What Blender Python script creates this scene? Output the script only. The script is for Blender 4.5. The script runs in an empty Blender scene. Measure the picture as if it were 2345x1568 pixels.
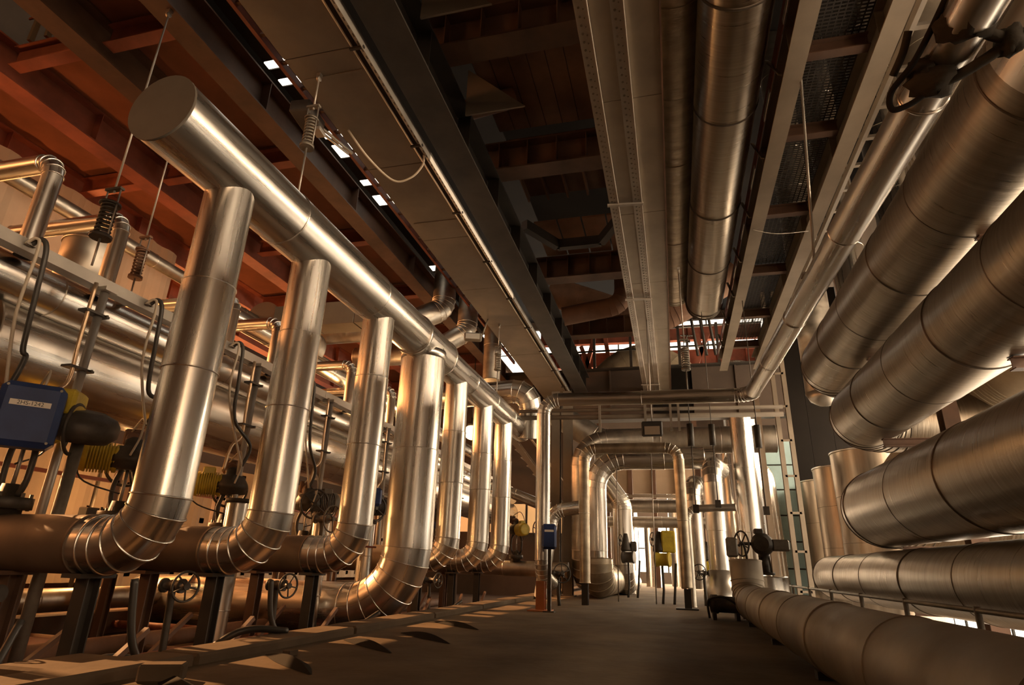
import bpy, math, random
from mathutils import Vector as V, Matrix, Euler
random.seed(7)
S = bpy.context.scene
COL = S.collection
PI = math.pi

# ---------------------------------------------------------------- camera
def setup_camera():
    yaw, pit, rol, f = math.radians(-15.0), math.radians(20.4), math.radians(1.8), 1373.0
    fw = V((math.sin(yaw) * math.cos(pit), math.cos(yaw) * math.cos(pit), math.sin(pit)))
    r = fw.cross(V((0, 0, 1))).normalized()
    u = r.cross(fw)
    r2 = r * math.cos(rol) + u * math.sin(rol)
    u2 = -r * math.sin(rol) + u * math.cos(rol)
    cd = bpy.data.cameras.new('camera')
    cd.sensor_fit = 'HORIZONTAL'
    cd.sensor_width = 36.0
    cd.lens = f / 2345.0 * 36.0
    cd.clip_start = 0.05
    cd.clip_end = 300
    co = bpy.data.objects.new('camera', cd)
    m = Matrix((r2, u2, -fw)).transposed().to_4x4()
    m.translation = V((0, 0, 0.75))
    co.matrix_world = m
    COL.objects.link(co)
    S.camera = co
setup_camera()

# ---------------------------------------------------------------- world, daylight, exposure
S.view_settings.view_transform = 'Standard'
S.view_settings.look = 'None'
S.view_settings.gamma = 1.0
S.view_settings.use_curve_mapping = False
S.view_settings.exposure = 0.12
w = bpy.data.worlds.new('world')
S.world = w
w.use_nodes = True
w.node_tree.nodes['Background'].inputs[0].default_value = (1.0, 0.80, 0.58, 1)
w.node_tree.nodes['Background'].inputs[1].default_value = 0.8

def area(name, loc, aim, sx, sy, power, col):
    d = bpy.data.lights.new(name, 'AREA')
    d.shape = 'RECTANGLE'
    d.size, d.size_y = sx, sy
    d.energy = power
    d.color = col
    o = bpy.data.objects.new(name, d)
    o.location = loc
    o.rotation_euler = (V(aim) - V(loc)).to_track_quat('-Z', 'Y').to_euler()
    COL.objects.link(o)
    return o
WARM = (1.0, 0.64, 0.36)
WHITE = (1.0, 0.75, 0.50)
ORANGE = (1.0, 0.34, 0.08)
# daylight through the tall right-hand windows (clerestory band, low band), the gables and the left shed
area('daylight_clerestory', (8.95, 10, 6.4), (0, 10, 5.6), 36, 0.8, 3600, WHITE)
area('daylight_low_band', (8.95, 14, -0.8), (0, 14, -0.4), 40, 4.0, 1700, WHITE)
area('daylight_far_right', (8.95, 26, 3.4), (-3, 20, 2.2), 26, 4.0, 14000, WHITE)
area('daylight_far_gable', (0, 39.6, 3), (0, 20, 2.5), 9, 4.6, 1700, WHITE)
area('daylight_rear_right', (8.95, -5.2, 3.7), (-4, 6.5, 2.6), 7.0, 6.0, 1300, WARM)
area('daylight_left_shed', (-14.8, 8, 5.9), (-7, 8, 4.0), 26, 1.7, 1300, ORANGE)
sd = bpy.data.lights.new('sun', 'SUN')
sd.energy = 9.0
sd.angle = math.radians(0.6)
sd.color = (1.0, 0.50, 0.20)
so = bpy.data.objects.new('sun', sd)
so.rotation_euler = V((0.86, -0.16, -0.44)).to_track_quat('-Z', 'Y').to_euler()
so.location = (-20, 10, 12)
COL.objects.link(so)

# ---------------------------------------------------------------- materials
MATS = {}
def mat(name, col, rough=0.5, metal=0.0, var=0.0, vscale=3.0, bump=0.0, bscale=20.0, col2=None,
        stretch=None, uv=False, emit=None, rvar=0.0, alpha=None, transmission=None):
    m = bpy.data.materials.new(name)
    m.use_nodes = True
    nt = m.node_tree
    b = nt.nodes['Principled BSDF']
    b.inputs['Base Color'].default_value = (*col, 1)
    b.inputs['Roughness'].default_value = rough
    b.inputs['Metallic'].default_value = metal
    if emit:
        b.inputs['Emission Color'].default_value = (*emit[0], 1)
        b.inputs['Emission Strength'].default_value = emit[1]
    if transmission:
        b.inputs['Transmission Weight'].default_value = transmission
    tc = nt.nodes.new('ShaderNodeTexCoord')
    mp = nt.nodes.new('ShaderNodeMapping')
    nt.links.new(tc.outputs['UV' if uv else 'Object'], mp.inputs[0])
    if stretch:
        mp.inputs['Scale'].default_value = stretch
    if var > 0 or col2:
        n = nt.nodes.new('ShaderNodeTexNoise')
        n.inputs['Scale'].default_value = vscale
        n.inputs['Detail'].default_value = 6
        n.inputs['Roughness'].default_value = 0.6
        nt.links.new(mp.outputs[0], n.inputs['Vector'])
        r = nt.nodes.new('ShaderNodeValToRGB')
        c2 = col2 or tuple(max(0, c * (1 - var)) for c in col)
        r.color_ramp.elements[0].position = 0.35
        r.color_ramp.elements[1].position = 0.65
        r.color_ramp.elements[0].color = (*c2, 1)
        r.color_ramp.elements[1].color = (*col, 1)
        nt.links.new(n.outputs[0], r.inputs[0])
        nt.links.new(r.outputs[0], b.inputs['Base Color'])
    if rvar > 0:
        n3 = nt.nodes.new('ShaderNodeTexNoise')
        n3.inputs['Scale'].default_value = vscale * 1.7
        n3.inputs['Detail'].default_value = 4
        nt.links.new(mp.outputs[0], n3.inputs['Vector'])
        mr = nt.nodes.new('ShaderNodeMapRange')
        mr.inputs['From Min'].default_value = 0.3
        mr.inputs['From Max'].default_value = 0.7
        mr.inputs['To Min'].default_value = max(0.02, rough - rvar)
        mr.inputs['To Max'].default_value = min(1, rough + rvar)
        nt.links.new(n3.outputs[0], mr.inputs[0])
        nt.links.new(mr.outputs[0], b.inputs['Roughness'])
    if bump > 0:
        n2 = nt.nodes.new('ShaderNodeTexNoise')
        n2.inputs['Scale'].default_value = bscale
        n2.inputs['Detail'].default_value = 3
        nt.links.new(mp.outputs[0], n2.inputs['Vector'])
        bp = nt.nodes.new('ShaderNodeBump')
        bp.inputs['Strength'].default_value = bump
        bp.inputs['Distance'].default_value = 0.02
        nt.links.new(n2.outputs[0], bp.inputs['Height'])
        nt.links.new(bp.outputs[0], b.inputs['Normal'])
    MATS[name] = m
    return m

# uv on every tube: u = metres round the girth, v = metres along the run
M = MATS
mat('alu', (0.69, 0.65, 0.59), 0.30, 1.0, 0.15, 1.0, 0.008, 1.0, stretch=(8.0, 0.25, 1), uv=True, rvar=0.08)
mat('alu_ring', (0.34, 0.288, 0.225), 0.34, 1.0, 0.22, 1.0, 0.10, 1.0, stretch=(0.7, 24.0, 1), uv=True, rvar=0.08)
mat('tank_clad', (0.40, 0.335, 0.265), 0.36, 1.0, 0.3, 1.0, 0.01, 1.0, stretch=(5.0, 0.2, 1), uv=True, rvar=0.08)
mat('alu_dull', (0.52, 0.47, 0.40), 0.42, 1.0, 0.3, 1.4, 0.08, 2.0, stretch=(1.5, 2.5, 1), uv=True, rvar=0.08)
mat('alu_matt', (0.40, 0.34, 0.27), 0.62, 0.85, 0.25, 1.6, 0.06, 3.0, uv=True, rvar=0.08)
mat('band', (0.66, 0.62, 0.56), 0.30, 1.0)
mat('band_dark', (0.10, 0.08, 0.06), 0.5, 0.7)
mat('cap_grey', (0.115, 0.092, 0.068), 0.65, 0.3, 0.15, 3.0)
mat('galv', (0.42, 0.38, 0.33), 0.48, 0.75, 0.25, 1.2, 0.05, 6.0, rvar=0.1)
mat('lit_strip', (0.85, 0.80, 0.72), 0.45, 0.0, 0.1, 2.0)  # pale colour stands in for light caught on strut and tray lips
mat('galv_bright', (0.80, 0.76, 0.68), 0.40, 0.9, 0.12, 2.0)
mat('tray_under', (0.20, 0.16, 0.118), 0.66, 0.2, 0.22, 1.3, 0.08, 8.0)
mat('tray_plate', (0.30, 0.24, 0.175), 0.62, 0.2, 0.25, 1.3, 0.08, 8.0)
mat('dark_steel', (0.045, 0.036, 0.028), 0.6, 0.2, 0.4, 2.0, 0.05, 10)
mat('brown_steel', (0.125, 0.062, 0.034), 0.62, 0.1, 0.45, 1.6, 0.08, 9)
mat('red_steel', (0.26, 0.075, 0.042), 0.6, 0.1, 0.4, 1.5, 0.08, 9)
mat('rust_plate', (0.20, 0.10, 0.055), 0.75, 0.1, 0.5, 1.1, 0.12, 7)
mat('deck_under', (0.20, 0.07, 0.036), 0.8, 0.0, 0.4, 0.8, 0.1, 5)
mat('concrete', (0.17, 0.122, 0.078), 0.82, 0.0, 0.42, 0.9, 0.25, 14, rvar=0.1)
mat('concrete_pale', (0.16, 0.115, 0.075), 0.85, 0.0, 0.35, 1.2, 0.25, 12)
mat('pit_floor', (0.075, 0.04, 0.022), 0.85, 0.0, 0.4, 1.1, 0.2, 9)
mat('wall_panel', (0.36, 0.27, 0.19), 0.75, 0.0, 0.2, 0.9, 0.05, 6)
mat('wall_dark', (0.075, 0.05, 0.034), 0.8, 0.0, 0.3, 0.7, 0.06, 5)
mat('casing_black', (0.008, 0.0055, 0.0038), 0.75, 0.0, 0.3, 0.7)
mat('dusty_clad', (0.155, 0.105, 0.068), 0.6, 0.35, 0.35, 1.5, 0.08, 4.0, uv=True, rvar=0.1)
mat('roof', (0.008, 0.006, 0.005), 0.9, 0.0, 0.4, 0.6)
mat('teal_paint', (0.30, 0.44, 0.45), 0.5, 0.0, 0.2, 1.5)
mat('yellow', (0.62, 0.46, 0.04), 0.42, 0.0, 0.35, 6.0, 0.04, 20)
mat('blue_box', (0.026, 0.050, 0.155), 0.5, 0.0, 0.25, 4.0, 0.03, 30)
mat('white_plate', (0.75, 0.68, 0.58), 0.5)
mat('black_ink', (0.03, 0.03, 0.03), 0.6)
mat('cast_iron', (0.075, 0.062, 0.048), 0.55, 0.4, 0.4, 8.0, 0.1, 25)
mat('cast_grey', (0.22, 0.19, 0.15), 0.5, 0.5, 0.3, 6.0, 0.08, 25)
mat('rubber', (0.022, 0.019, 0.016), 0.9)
mat('hose', (0.05, 0.045, 0.038), 0.42, 0.2)
mat('cable_pale', (0.48, 0.40, 0.30), 0.5)
mat('copper_tube', (0.58, 0.42, 0.27), 0.35, 0.9)
mat('insulation', (0.42, 0.33, 0.22), 0.85, 0.0, 0.35, 1.6, 0.5, 3.0)
mat('foil_wrap', (0.50, 0.42, 0.31), 0.42, 0.8, 0.35, 1.5, 0.55, 2.4, stretch=(1.3, 3.0, 1), uv=True, rvar=0.12)
mat('glass_lit', (0.9, 0.88, 0.82), 0.3, 0.0, emit=((1.0, 0.90, 0.74), 3.0))
mat('glass_warm', (0.9, 0.6, 0.3), 0.3, 0.0, emit=((1.0, 0.52, 0.20), 0.5))
mat('lamp_glow', (1, 0.8, 0.5), 0.3, 0.0, emit=((1.0, 0.70, 0.34), 5.0))
mat('orange_paint', (0.50, 0.17, 0.05), 0.55, 0.0, 0.35, 3.0)
mat('cloth_black', (0.060, 0.050, 0.038), 0.85, 0.0, 0.3, 6.0, 0.5, 14)

for n_ in ('rubber', 'cloth_black', 'concrete', 'concrete_pale', 'roof', 'casing_black', 'blue_box'):
    M[n_].node_tree.nodes['Principled BSDF'].inputs['Specular IOR Level'].default_value = 0.12 if n_ != 'blue_box' else 0.3
# ---------------------------------------------------------------- mesh helpers
def tag(o, label, cat, group=None):
    o['label'] = label
    o['category'] = cat
    if group:
        o['group'] = group
    return o

def T(name, label, cat, loc, group=None):
    o = bpy.data.objects.new(name, None)
    o.location = loc
    o.empty_display_size = 0.1
    COL.objects.link(o)
    return tag(o, label, cat, group)

def wl(o):
    p = V(o.location)
    while o.parent:
        o = o.parent
        p += V(o.location)
    return p

def mk(name, vs, fs, m, parent=None, smooth=False, uvs=None, origin=None):
    vs = [V(v) for v in vs]
    if parent is not None and origin is None:
        off = wl(parent)
        loc = V((0, 0, 0))
    else:
        if origin is None:
            xs = [v.x for v in vs]; ys = [v.y for v in vs]; zs = [v.z for v in vs]
            origin = V(((min(xs) + max(xs)) / 2, (min(ys) + max(ys)) / 2, min(zs)))
        off = V(origin)
        loc = V(origin) - (wl(parent) if parent else V((0, 0, 0)))
    me = bpy.data.meshes.new(name)
    me.from_pydata([tuple(v - off) for v in vs], [], fs)
    if uvs is not None:
        ul = me.uv_layers.new(name='UVMap')
        flat = []
        for f in uvs:
            for a in f:
                flat.extend(a)
        ul.data.foreach_set('uv', flat)
    if smooth is True:
        me.polygons.foreach_set('use_smooth', [True] * len(me.polygons))
    elif smooth:
        me.polygons.foreach_set('use_smooth', [bool(x) for x in smooth])
    me.materials.append(M[m] if isinstance(m, str) else m)
    me.update()
    o = bpy.data.objects.new(name, me)
    o.location = loc
    COL.objects.link(o)
    if parent is not None:
        o.parent = parent
    return o

class B:
    """collects boxes, bars, prisms for ONE mesh"""
    def __init__(s):
        s.v, s.f, s.s = [], [], []
    def add(s, vs, fs, sm=False):
        n = len(s.v)
        s.v += [V(v) for v in vs]
        s.f += [tuple(i + n for i in f) for f in fs]
        s.s += [sm] * len(fs)
        return s
    def box(s, x0, x1, y0, y1, z0, z1, ch=0.0):
        x0, x1 = min(x0, x1), max(x0, x1); y0, y1 = min(y0, y1), max(y0, y1); z0, z1 = min(z0, z1), max(z0, z1)
        if ch <= 0:
            vs = [(x0, y0, z0), (x1, y0, z0), (x1, y1, z0), (x0, y1, z0), (x0, y0, z1), (x1, y0, z1), (x1, y1, z1), (x0, y1, z1)]
            return s.add(vs, [(0, 3, 2, 1), (4, 5, 6, 7), (0, 1, 5, 4), (1, 2, 6, 5), (2, 3, 7, 6), (3, 0, 4, 7)])
        c = ch
        o = [(x0 + c, y0), (x1 - c, y0), (x1, y0 + c), (x1, y1 - c), (x1 - c, y1), (x0 + c, y1), (x0, y1 - c), (x0, y0 + c)]
        i = [(x0 + c, y0 + c), (x1 - c, y0 + c), (x1 - c, y0 + c), (x1 - c, y1 - c), (x1 - c, y1 - c), (x0 + c, y1 - c), (x0 + c, y1 - c), (x0 + c, y0 + c)]
        vs = [(*p, z0) for p in i] + [(*p, z0 + c) for p in o] + [(*p, z1 - c) for p in o] + [(*p, z1) for p in i]
        fs = [tuple(range(7, -1, -1)), tuple(range(24, 32))]
        for k in range(3):
            for j in range(8):
                a = k * 8 + j; b = k * 8 + (j + 1) % 8
                fs.append((a, b, b + 8, a + 8))
        return s.add(vs, fs)
    def prism(s, prof, p0, p1, up=(0, 0, 1)):
        """profile (u across, w up) swept from p0 to p1"""
        p0, p1 = V(p0), V(p1)
        d = (p1 - p0).normalized()
        u = d.cross(V(up))
        if u.length < 1e-4:
            u = V((1, 0, 0))
        u.normalize()
        w = u.cross(d)
        n = len(prof)
        vs = [p0 + u * a + w * b for a, b in prof] + [p1 + u * a + w * b for a, b in prof]
        fs = [(i, (i + 1) % n, n + (i + 1) % n, n + i) for i in range(n)]
        fs += [tuple(range(n - 1, -1, -1)), tuple(range(n, 2 * n))]
        return s.add(vs, fs)
    def bar(s, p0, p1, w, h=None, up=(0, 0, 1)):
        h = h or w
        return s.prism([(-w / 2, -h / 2), (w / 2, -h / 2), (w / 2, h / 2), (-w / 2, h / 2)], p0, p1, up)
    def cyl(s, p0, p1, r0, r1=None, seg=16, caps=True):
        r1 = r0 if r1 is None else r1
        p0, p1 = V(p0), V(p1)
        d = (p1 - p0).normalized()
        a = d.orthogonal().normalized(); b = d.cross(a)
        n = len(s.v)
        for p, r in ((p0, r0), (p1, r1)):
            for i in range(seg):
                t = 2 * PI * i / seg
                s.v.append(p + (a * math.cos(t) + b * math.sin(t)) * r)
        for i in range(seg):
            j = (i + 1) % seg
            s.f.append((n + i, n + j, n + seg + j, n + seg + i)); s.s.append(True)
        if caps:
            s.f.append(tuple(n + i for i in range(seg - 1, -1, -1))); s.s.append(False)
            s.f.append(tuple(n + seg + i for i in range(seg))); s.s.append(False)
        return s
    def lathe(s, base, axis, prof, seg=20, cap=True):
        """prof = [(radius, distance along axis)]"""
        base = V(base); d = V(axis).normalized()
        a = d.orthogonal().normalized(); b = d.cross(a)
        n = len(s.v)
        for r, h in prof:
            for i in range(seg):
                t = 2 * PI * i / seg
                s.v.append(base + d * h + (a * math.cos(t) + b * math.sin(t)) * max(r, 1e-4))
        for k in range(len(prof) - 1):
            sm = abs(prof[k + 1][1] - prof[k][1]) > 1e-5
            for i in range(seg):
                j = (i + 1) % seg
                s.f.append((n + k * seg + i, n + k * seg + j, n + (k + 1) * seg + j, n + (k + 1) * seg + i)); s.s.append(False if not sm else True)
        if cap:
            s.f.append(tuple(n + i for i in range(seg - 1, -1, -1))); s.s.append(False)
            q = n + (len(prof) - 1) * seg
            s.f.append(tuple(q + i for i in range(seg))); s.s.append(False)
        return s
    def tube(s, pts, r, seg=8, caps=True, closed=False):
        pts = [V(p) for p in pts]
        n = len(s.v); k = len(pts)
        a = None
        for i, p in enumerate(pts):
            if closed:
                d = (pts[(i + 1) % k] - pts[i - 1]).normalized()
            else:
                d = (pts[min(i + 1, k - 1)] - pts[max(i - 1, 0)]).normalized()
            if a is None:
                a = d.orthogonal().normalized()
            a = (a - d * a.dot(d)).normalized()
            b = d.cross(a)
            for j in range(seg):
                t = 2 * PI * j / seg
                s.v.append(p + (a * math.cos(t) + b * math.sin(t)) * r)
        for i in range(k if closed else k - 1):
            for j in range(seg):
                q = (j + 1) % seg; i2 = (i + 1) % k
                s.f.append((n + i * seg + j, n + i * seg + q, n + i2 * seg + q, n + i2 * seg + j)); s.s.append(True)
        if caps and not closed:
            s.f.append(tuple(n + j for j in range(seg - 1, -1, -1))); s.s.append(False)
            s.f.append(tuple(n + (k - 1) * seg + j for j in range(seg))); s.s.append(False)
        return s
    def obj(s, name, m, parent=None, origin=None):
        return mk(name, s.v, s.f, m, parent, smooth=s.s, origin=origin)

def smooth_path(pts, n=6):
    """Catmull-Rom through points"""
    pts = [V(p) for p in pts]
    out = []
    for i in range(len(pts) - 1):
        p0 = pts[max(i - 1, 0)]; p1 = pts[i]; p2 = pts[i + 1]; p3 = pts[min(i + 2, len(pts) - 1)]
        for k in range(n):
            t = k / n
            out.append(0.5 * ((2 * p1) + (p2 - p0) * t + (2 * p0 - 5 * p1 + 4 * p2 - p3) * t * t + (3 * p1 - p0 - 3 * p2 + p3) * t ** 3))
    out.append(pts[-1])
    return out

def bent(pts, bend, n=5):
    """polyline with its corners rounded; returns points and kinds of segment"""
    pts = [V(p) for p in pts]
    out = [pts[0]]; kinds = []
    for i in range(1, len(pts) - 1):
        a, p, c = pts[i - 1], pts[i], pts[i + 1]
        d0 = (p - a).normalized(); d1 = (c - p).normalized()
        th = d0.angle(d1)
        if th < 0.02:
            out.append(p); kinds.append('s'); continue
        bd = bend[i - 1] if isinstance(bend, (list, tuple)) else bend
        t = bd * math.tan(th / 2)
        s0 = p - d0 * t
        nrm = d0.cross(d1).normalized()
        cen = s0 + nrm.cross(d0) * bd
        out.append(s0); kinds.append('s')
        for k in range(1, n + 1):
            rot = Matrix.Rotation(th * k / n, 3, nrm)
            out.append(cen + rot @ (s0 - cen)); kinds.append('g')
    out.append(pts[-1]); kinds.append('s')
    return out, kinds

def ring_piece(p0, p1, n0, n1, d, a, b, r0, r1, seg, L0=0.0):
    """open tube from p0 to p1, ends cut by planes of normals n0 and n1"""
    vs, fs, uvs = [], [], []
    for p, n, r in ((p0, n0, r0), (p1, n1, r1)):
        for i in range(seg):
            t = 2 * PI * i / seg
            q = (a * math.cos(t) + b * math.sin(t)) * r
            s = -q.dot(n) / d.dot(n)
            vs.append(p + q + d * s)
    L = (p1 - p0).length
    for i in range(seg):
        j = (i + 1) % seg
        fs.append((i, j, seg + j, seg + i))
        u0 = 2 * PI * i / seg * r0; u1 = 2 * PI * (i + 1) / seg * r0
        uvs.append(((u0, L0), (u1, L0), (u1, L0 + L), (u0, L0 + L)))
    return vs, fs, uvs

def clad(root, pts, r, bend=0.4, m='alu', sec=1.3, gores=5, seg=36, bands=True, bw=0.008, bh=0.005, bm='band',
         lap=0.006, closed_ends=(True, True), capm=None, ends_r=None, jit=0.25):
    """clad pipe: each cladding sheet, elbow gore, band and end cap is a part of root"""
    pl, kinds = bent(pts, bend, gores)
    P2, K2 = [pl[0]], []
    for i, k in enumerate(kinds):
        a, c = pl[i], pl[i + 1]
        if k == 's':
            n = max(1, round((c - a).length / sec))
            cuts = [j / n for j in range(1, n)]
            cuts = [c_ + random.uniform(-jit, jit) / n * 0.5 for c_ in cuts]
            for c_ in cuts:
                P2.append(a.lerp(c, c_)); K2.append('s')
        P2.append(c); K2.append(k)
    n = len(P2)
    ds = [(P2[i + 1] - P2[i]).normalized() for i in range(n - 1)]
    a = ds[0].orthogonal().normalized()
    if abs(ds[0].z) < 0.9:
        a = V((0, 0, 1)) - ds[0] * ds[0].z
        a.normalize()
    L = random.uniform(0, 20)
    for i in range(n - 1):
        d = ds[i]
        if i:
            q = ds[i - 1].rotation_difference(d)
            a = (q @ a)
            a = (a - d * a.dot(d)).normalized()
        b = d.cross(a)
        n0 = (d + ds[i - 1]).normalized() if i else d
        n1 = (d + ds[i + 1]).normalized() if i < n - 2 else d
        if (P2[i + 1] - P2[i]).length < 1e-4:
            continue
        o1 = lap if (i % 2 and K2[i] == 's') else 0
        vs, fs, uvs = ring_piece(P2[i], P2[i + 1], n0, n1, d, a, b, r + o1, r + o1, seg, L)
        mk('elbow_gore' if K2[i] == 'g' else 'cladding_sheet', vs, fs, m, root, True, uvs)
        L += (P2[i + 1] - P2[i]).length
        if bands and 0 < i:
            vs = []
            for off, rr in ((-bw, r), (-bw * .5, r + bh + lap), (bw * .5, r + bh + lap), (bw, r)):
                for j in range(seg):
                    t = 2 * PI * j / seg
                    qv = (a * math.cos(t) + b * math.sin(t)) * rr
                    s = -qv.dot(n0) / d.dot(n0)
                    vs.append(P2[i] + qv + d * s + n0 * off)
            fs = [(k * seg + j, k * seg + (j + 1) % seg, (k + 1) * seg + (j + 1) % seg, (k + 1) * seg + j) for k in range(3) for j in range(seg)]
            mk('band', vs, fs, bm, root, True)
        for end, flag in ((0, i == 0), (1, i == n - 2)):
            if flag and closed_ends[end]:
                p = P2[i + end]
                vs = [p + (a * math.cos(2 * PI * j / seg) + b * math.sin(2 * PI * j / seg)) * (r + lap) for j in range(seg)]
                dd = d * (0.025 if end else -0.025)
                vs += [v + dd for v in vs]
                vs = [v - dd * 0.6 for v in vs]
                f2 = [(j, (j + 1) % seg, seg + (j + 1) % seg, seg + j) for j in range(seg)]
                f2.append(tuple(range(seg, 2 * seg)) if end else tuple(range(2 * seg - 1, seg - 1, -1)))
                mk('end_cap', vs, f2, capm or m, root, [True] * seg + [False])
    return P2

def cpipe(name, label, cat, pts, r, group=None, loc=None, **k):
    p = [V(q) for q in pts]
    root = T(name, label, cat, loc or min(p, key=lambda q: q.z), group)
    clad(root, pts, r, **k)
    return root

def rod(name, p0, p1, r, m, parent=None, seg=10):
    return B().cyl(p0, p1, r, seg=seg).obj(name, m, parent)

def wire(name, pts, r, m, parent=None, seg=8, n=6):
    return B().tube(smooth_path(pts, n), r, seg).obj(name, m, parent)

def I_prof(w, h, t):
    a, b = w / 2, t / 2
    return [(-a, 0), (a, 0), (a, t), (b, t), (b, h - t), (a, h - t), (a, h), (-a, h), (-a, h - t), (-b, h - t), (-b, t), (-a, t)]

def ibeam(name, label, p0, p1, w, h, t, m, stiff=0, cat='beam', group=None, sm=None):
    """I section; p0, p1 along the middle of the bottom flange"""
    p0, p1 = V(p0), V(p1)
    root = T(name, label, cat, p0, group)
    B().prism(I_prof(w, h, t), p0, p1).obj('section', m, root)
    d = (p1 - p0).normalized()
    u = d.cross(V((0, 0, 1))).normalized()
    for i in range(stiff):
        c = p0.lerp(p1, (i + 0.5) / stiff)
        for s in (-1, 1):
            bb = B()
            bb.bar(c + u * s * w * 0.27 + V((0, 0, t)), c + u * s * w * 0.27 + V((0, 0, h - t)), w * 0.42, 0.014, up=d)
            bb.obj('stiffener', sm or m, root)
    return root
# ================================================================ the setting
def struct(o):
    o['kind'] = 'structure'
    return o
YF = 40.0   # far gable
struct(B().box(-3.45, 2.75, -9, YF, -0.3, 0.0).obj('floor', 'concrete'))
struct(B().box(2.75, 9.05, -9, YF, -3.8, -3.5).obj('floor_lower', 'concrete_pale'))
struct(B().box(-15.0, -3.8, -9, YF, -0.75, -0.45).obj('floor_pit', 'pit_floor'))
# kerb along the edge of the pit, in cast lengths
kerb = struct(T('trim_1', 'pale concrete kerb along the edge of the sunken pipe trench', 'kerb', (-3.62, 0, 0)))
del kerb['category'], kerb['label']
y = -3.0
while y < 30:
    L = 2.4
    if y + L < 30:
        B().box(-3.80, -3.44, y + 0.012, y + L - 0.012, -0.45, 0.075, 0.02).obj('kerb_stone', 'concrete_pale', kerb)
    y += L
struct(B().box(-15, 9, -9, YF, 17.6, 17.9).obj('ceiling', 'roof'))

def window(name, x, y0, y1, z0, z1, nx, nz, glass, axis='x', inward=-1, fr='dark_steel'):
    """glazed opening in a wall of constant x (or y); every pane a part"""
    cen = (x, (y0 + y1) / 2, z0) if axis == 'x' else ((y0 + y1) / 2, x, z0)
    o = T(name, '', '', cen)
    del o['label'], o['category']
    o['kind'] = 'structure'
    def bx(a0, a1, b0, b1, t, nm, m):
        if axis == 'x':
            B().box(x - t, x + t, a0, a1, b0, b1).obj(nm, m, o)
        else:
            B().box(a0, a1, x - t, x + t, b0, b1).obj(nm, m, o)
    for i in range(nx + 1):
        a = y0 + (y1 - y0) * i / nx
        bx(a - 0.045, a + 0.045, z0, z1, 0.06, 'mullion', fr)
    for k in range(nz + 1):
        b = z0 + (z1 - z0) * k / nz
        bx(y0, y1, b - 0.035, b + 0.035, 0.05, 'transom', fr)
    if glass:
        for i in range(nx):
            for k in range(nz):
                a0 = y0 + (y1 - y0) * i / nx + 0.045; a1 = y0 + (y1 - y0) * (i + 1) / nx - 0.045
                b0 = z0 + (z1 - z0) * k / nz + 0.035; b1 = z0 + (z1 - z0) * (k + 1) / nz - 0.035
                bx(a0, a1, b0, b1, 0.008, 'pane', glass)
    return o

def wall_x(name, x, t, holes, y0, y1, z0, z1, m):
    """wall of constant x with window bands cut out: holes = [(za, zb)] over the whole length"""
    b = B(); z = z0
    for za, zb in holes:
        if za > z:
            b.box(x - t, x + t, y0, y1, z, za)
        z = zb
    b.box(x - t, x + t, y0, y1, z, z1)
    return struct(b.obj(name, m))
wall_x('wall_right', 9.2, 0.15, [(-3.0, 1.3), (6.0, 6.8)], -1.5, 12.5, -3.8, 17.6, 'wall_panel')
struct(B().box(9.05, 9.35, -9, -1.5, -3.8, .5).box(9.05, 9.35, -9, -1.5, 7, 17.6).obj('wall_right_rear', 'wall_panel'))
window('window_4', 9.2, -9, -1.5, .5, 7.0, 6, 4, 'glass_lit')
wall_x('wall_right_far', 9.2, 0.15, [(-3.0, 5.4), (6.0, 6.8)], 12.5, YF, -3.8, 17.6, 'wall_panel')
window('window_8', 9.2, 12.5, YF, 1.35, 5.4, 22, 4, 'glass_lit')
window('window_1', 9.2, -1.5, YF, -3.0, 1.3, 41, 3, 'glass_lit')
window('window_2', 9.2, -1.5, YF, 6.0, 6.8, 30, 1, 'glass_lit')
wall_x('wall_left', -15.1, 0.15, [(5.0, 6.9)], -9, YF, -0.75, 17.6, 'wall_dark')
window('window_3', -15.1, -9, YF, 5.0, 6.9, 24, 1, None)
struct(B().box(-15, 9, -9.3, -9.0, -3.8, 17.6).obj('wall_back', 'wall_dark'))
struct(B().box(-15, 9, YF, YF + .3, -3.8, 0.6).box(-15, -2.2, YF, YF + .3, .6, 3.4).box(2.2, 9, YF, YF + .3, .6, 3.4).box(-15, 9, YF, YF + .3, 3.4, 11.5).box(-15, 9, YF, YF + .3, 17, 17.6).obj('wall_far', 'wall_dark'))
window('window_5', YF + .15, -2.2, 2.2, 0.6, 3.4, 5, 2, 'glass_lit', axis='y')
window('window_6', YF + .15, -15, 9, 11.5, 17.0, 8, 3, 'glass_lit', axis='y')
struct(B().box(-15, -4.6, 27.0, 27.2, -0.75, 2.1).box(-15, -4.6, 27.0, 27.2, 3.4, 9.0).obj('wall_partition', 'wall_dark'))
window('window_7', 27.1, -15, -4.6, 2.1, 3.4, 12, 1, 'glass_warm', axis='y')
struct(B().box(-3.3, 1.8, -6, 16.6, 10.2, 10.4).obj('shade_deck', 'roof'))  # dark sheet put in to darken the void over the middle bay
# bluish sheeted wall bay on the right, beyond the pipes
tb = T('wall_bay', '', '', (4.4, 25.5, 0)); del tb['label'], tb['category']; tb['kind'] = 'structure'
B().box(3.3, 4.7, 25.56, 25.6, 0, 7.6).obj('backing', 'wall_dark', tb)
for k in range(8):
    B().box(3.3, 4.7, 25.46, 25.54, 0.02 + k * 0.95, 0.92 + k * 0.95, 0.012).obj('panel', 'teal_paint' if k < 6 else 'wall_dark', tb)

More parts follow.
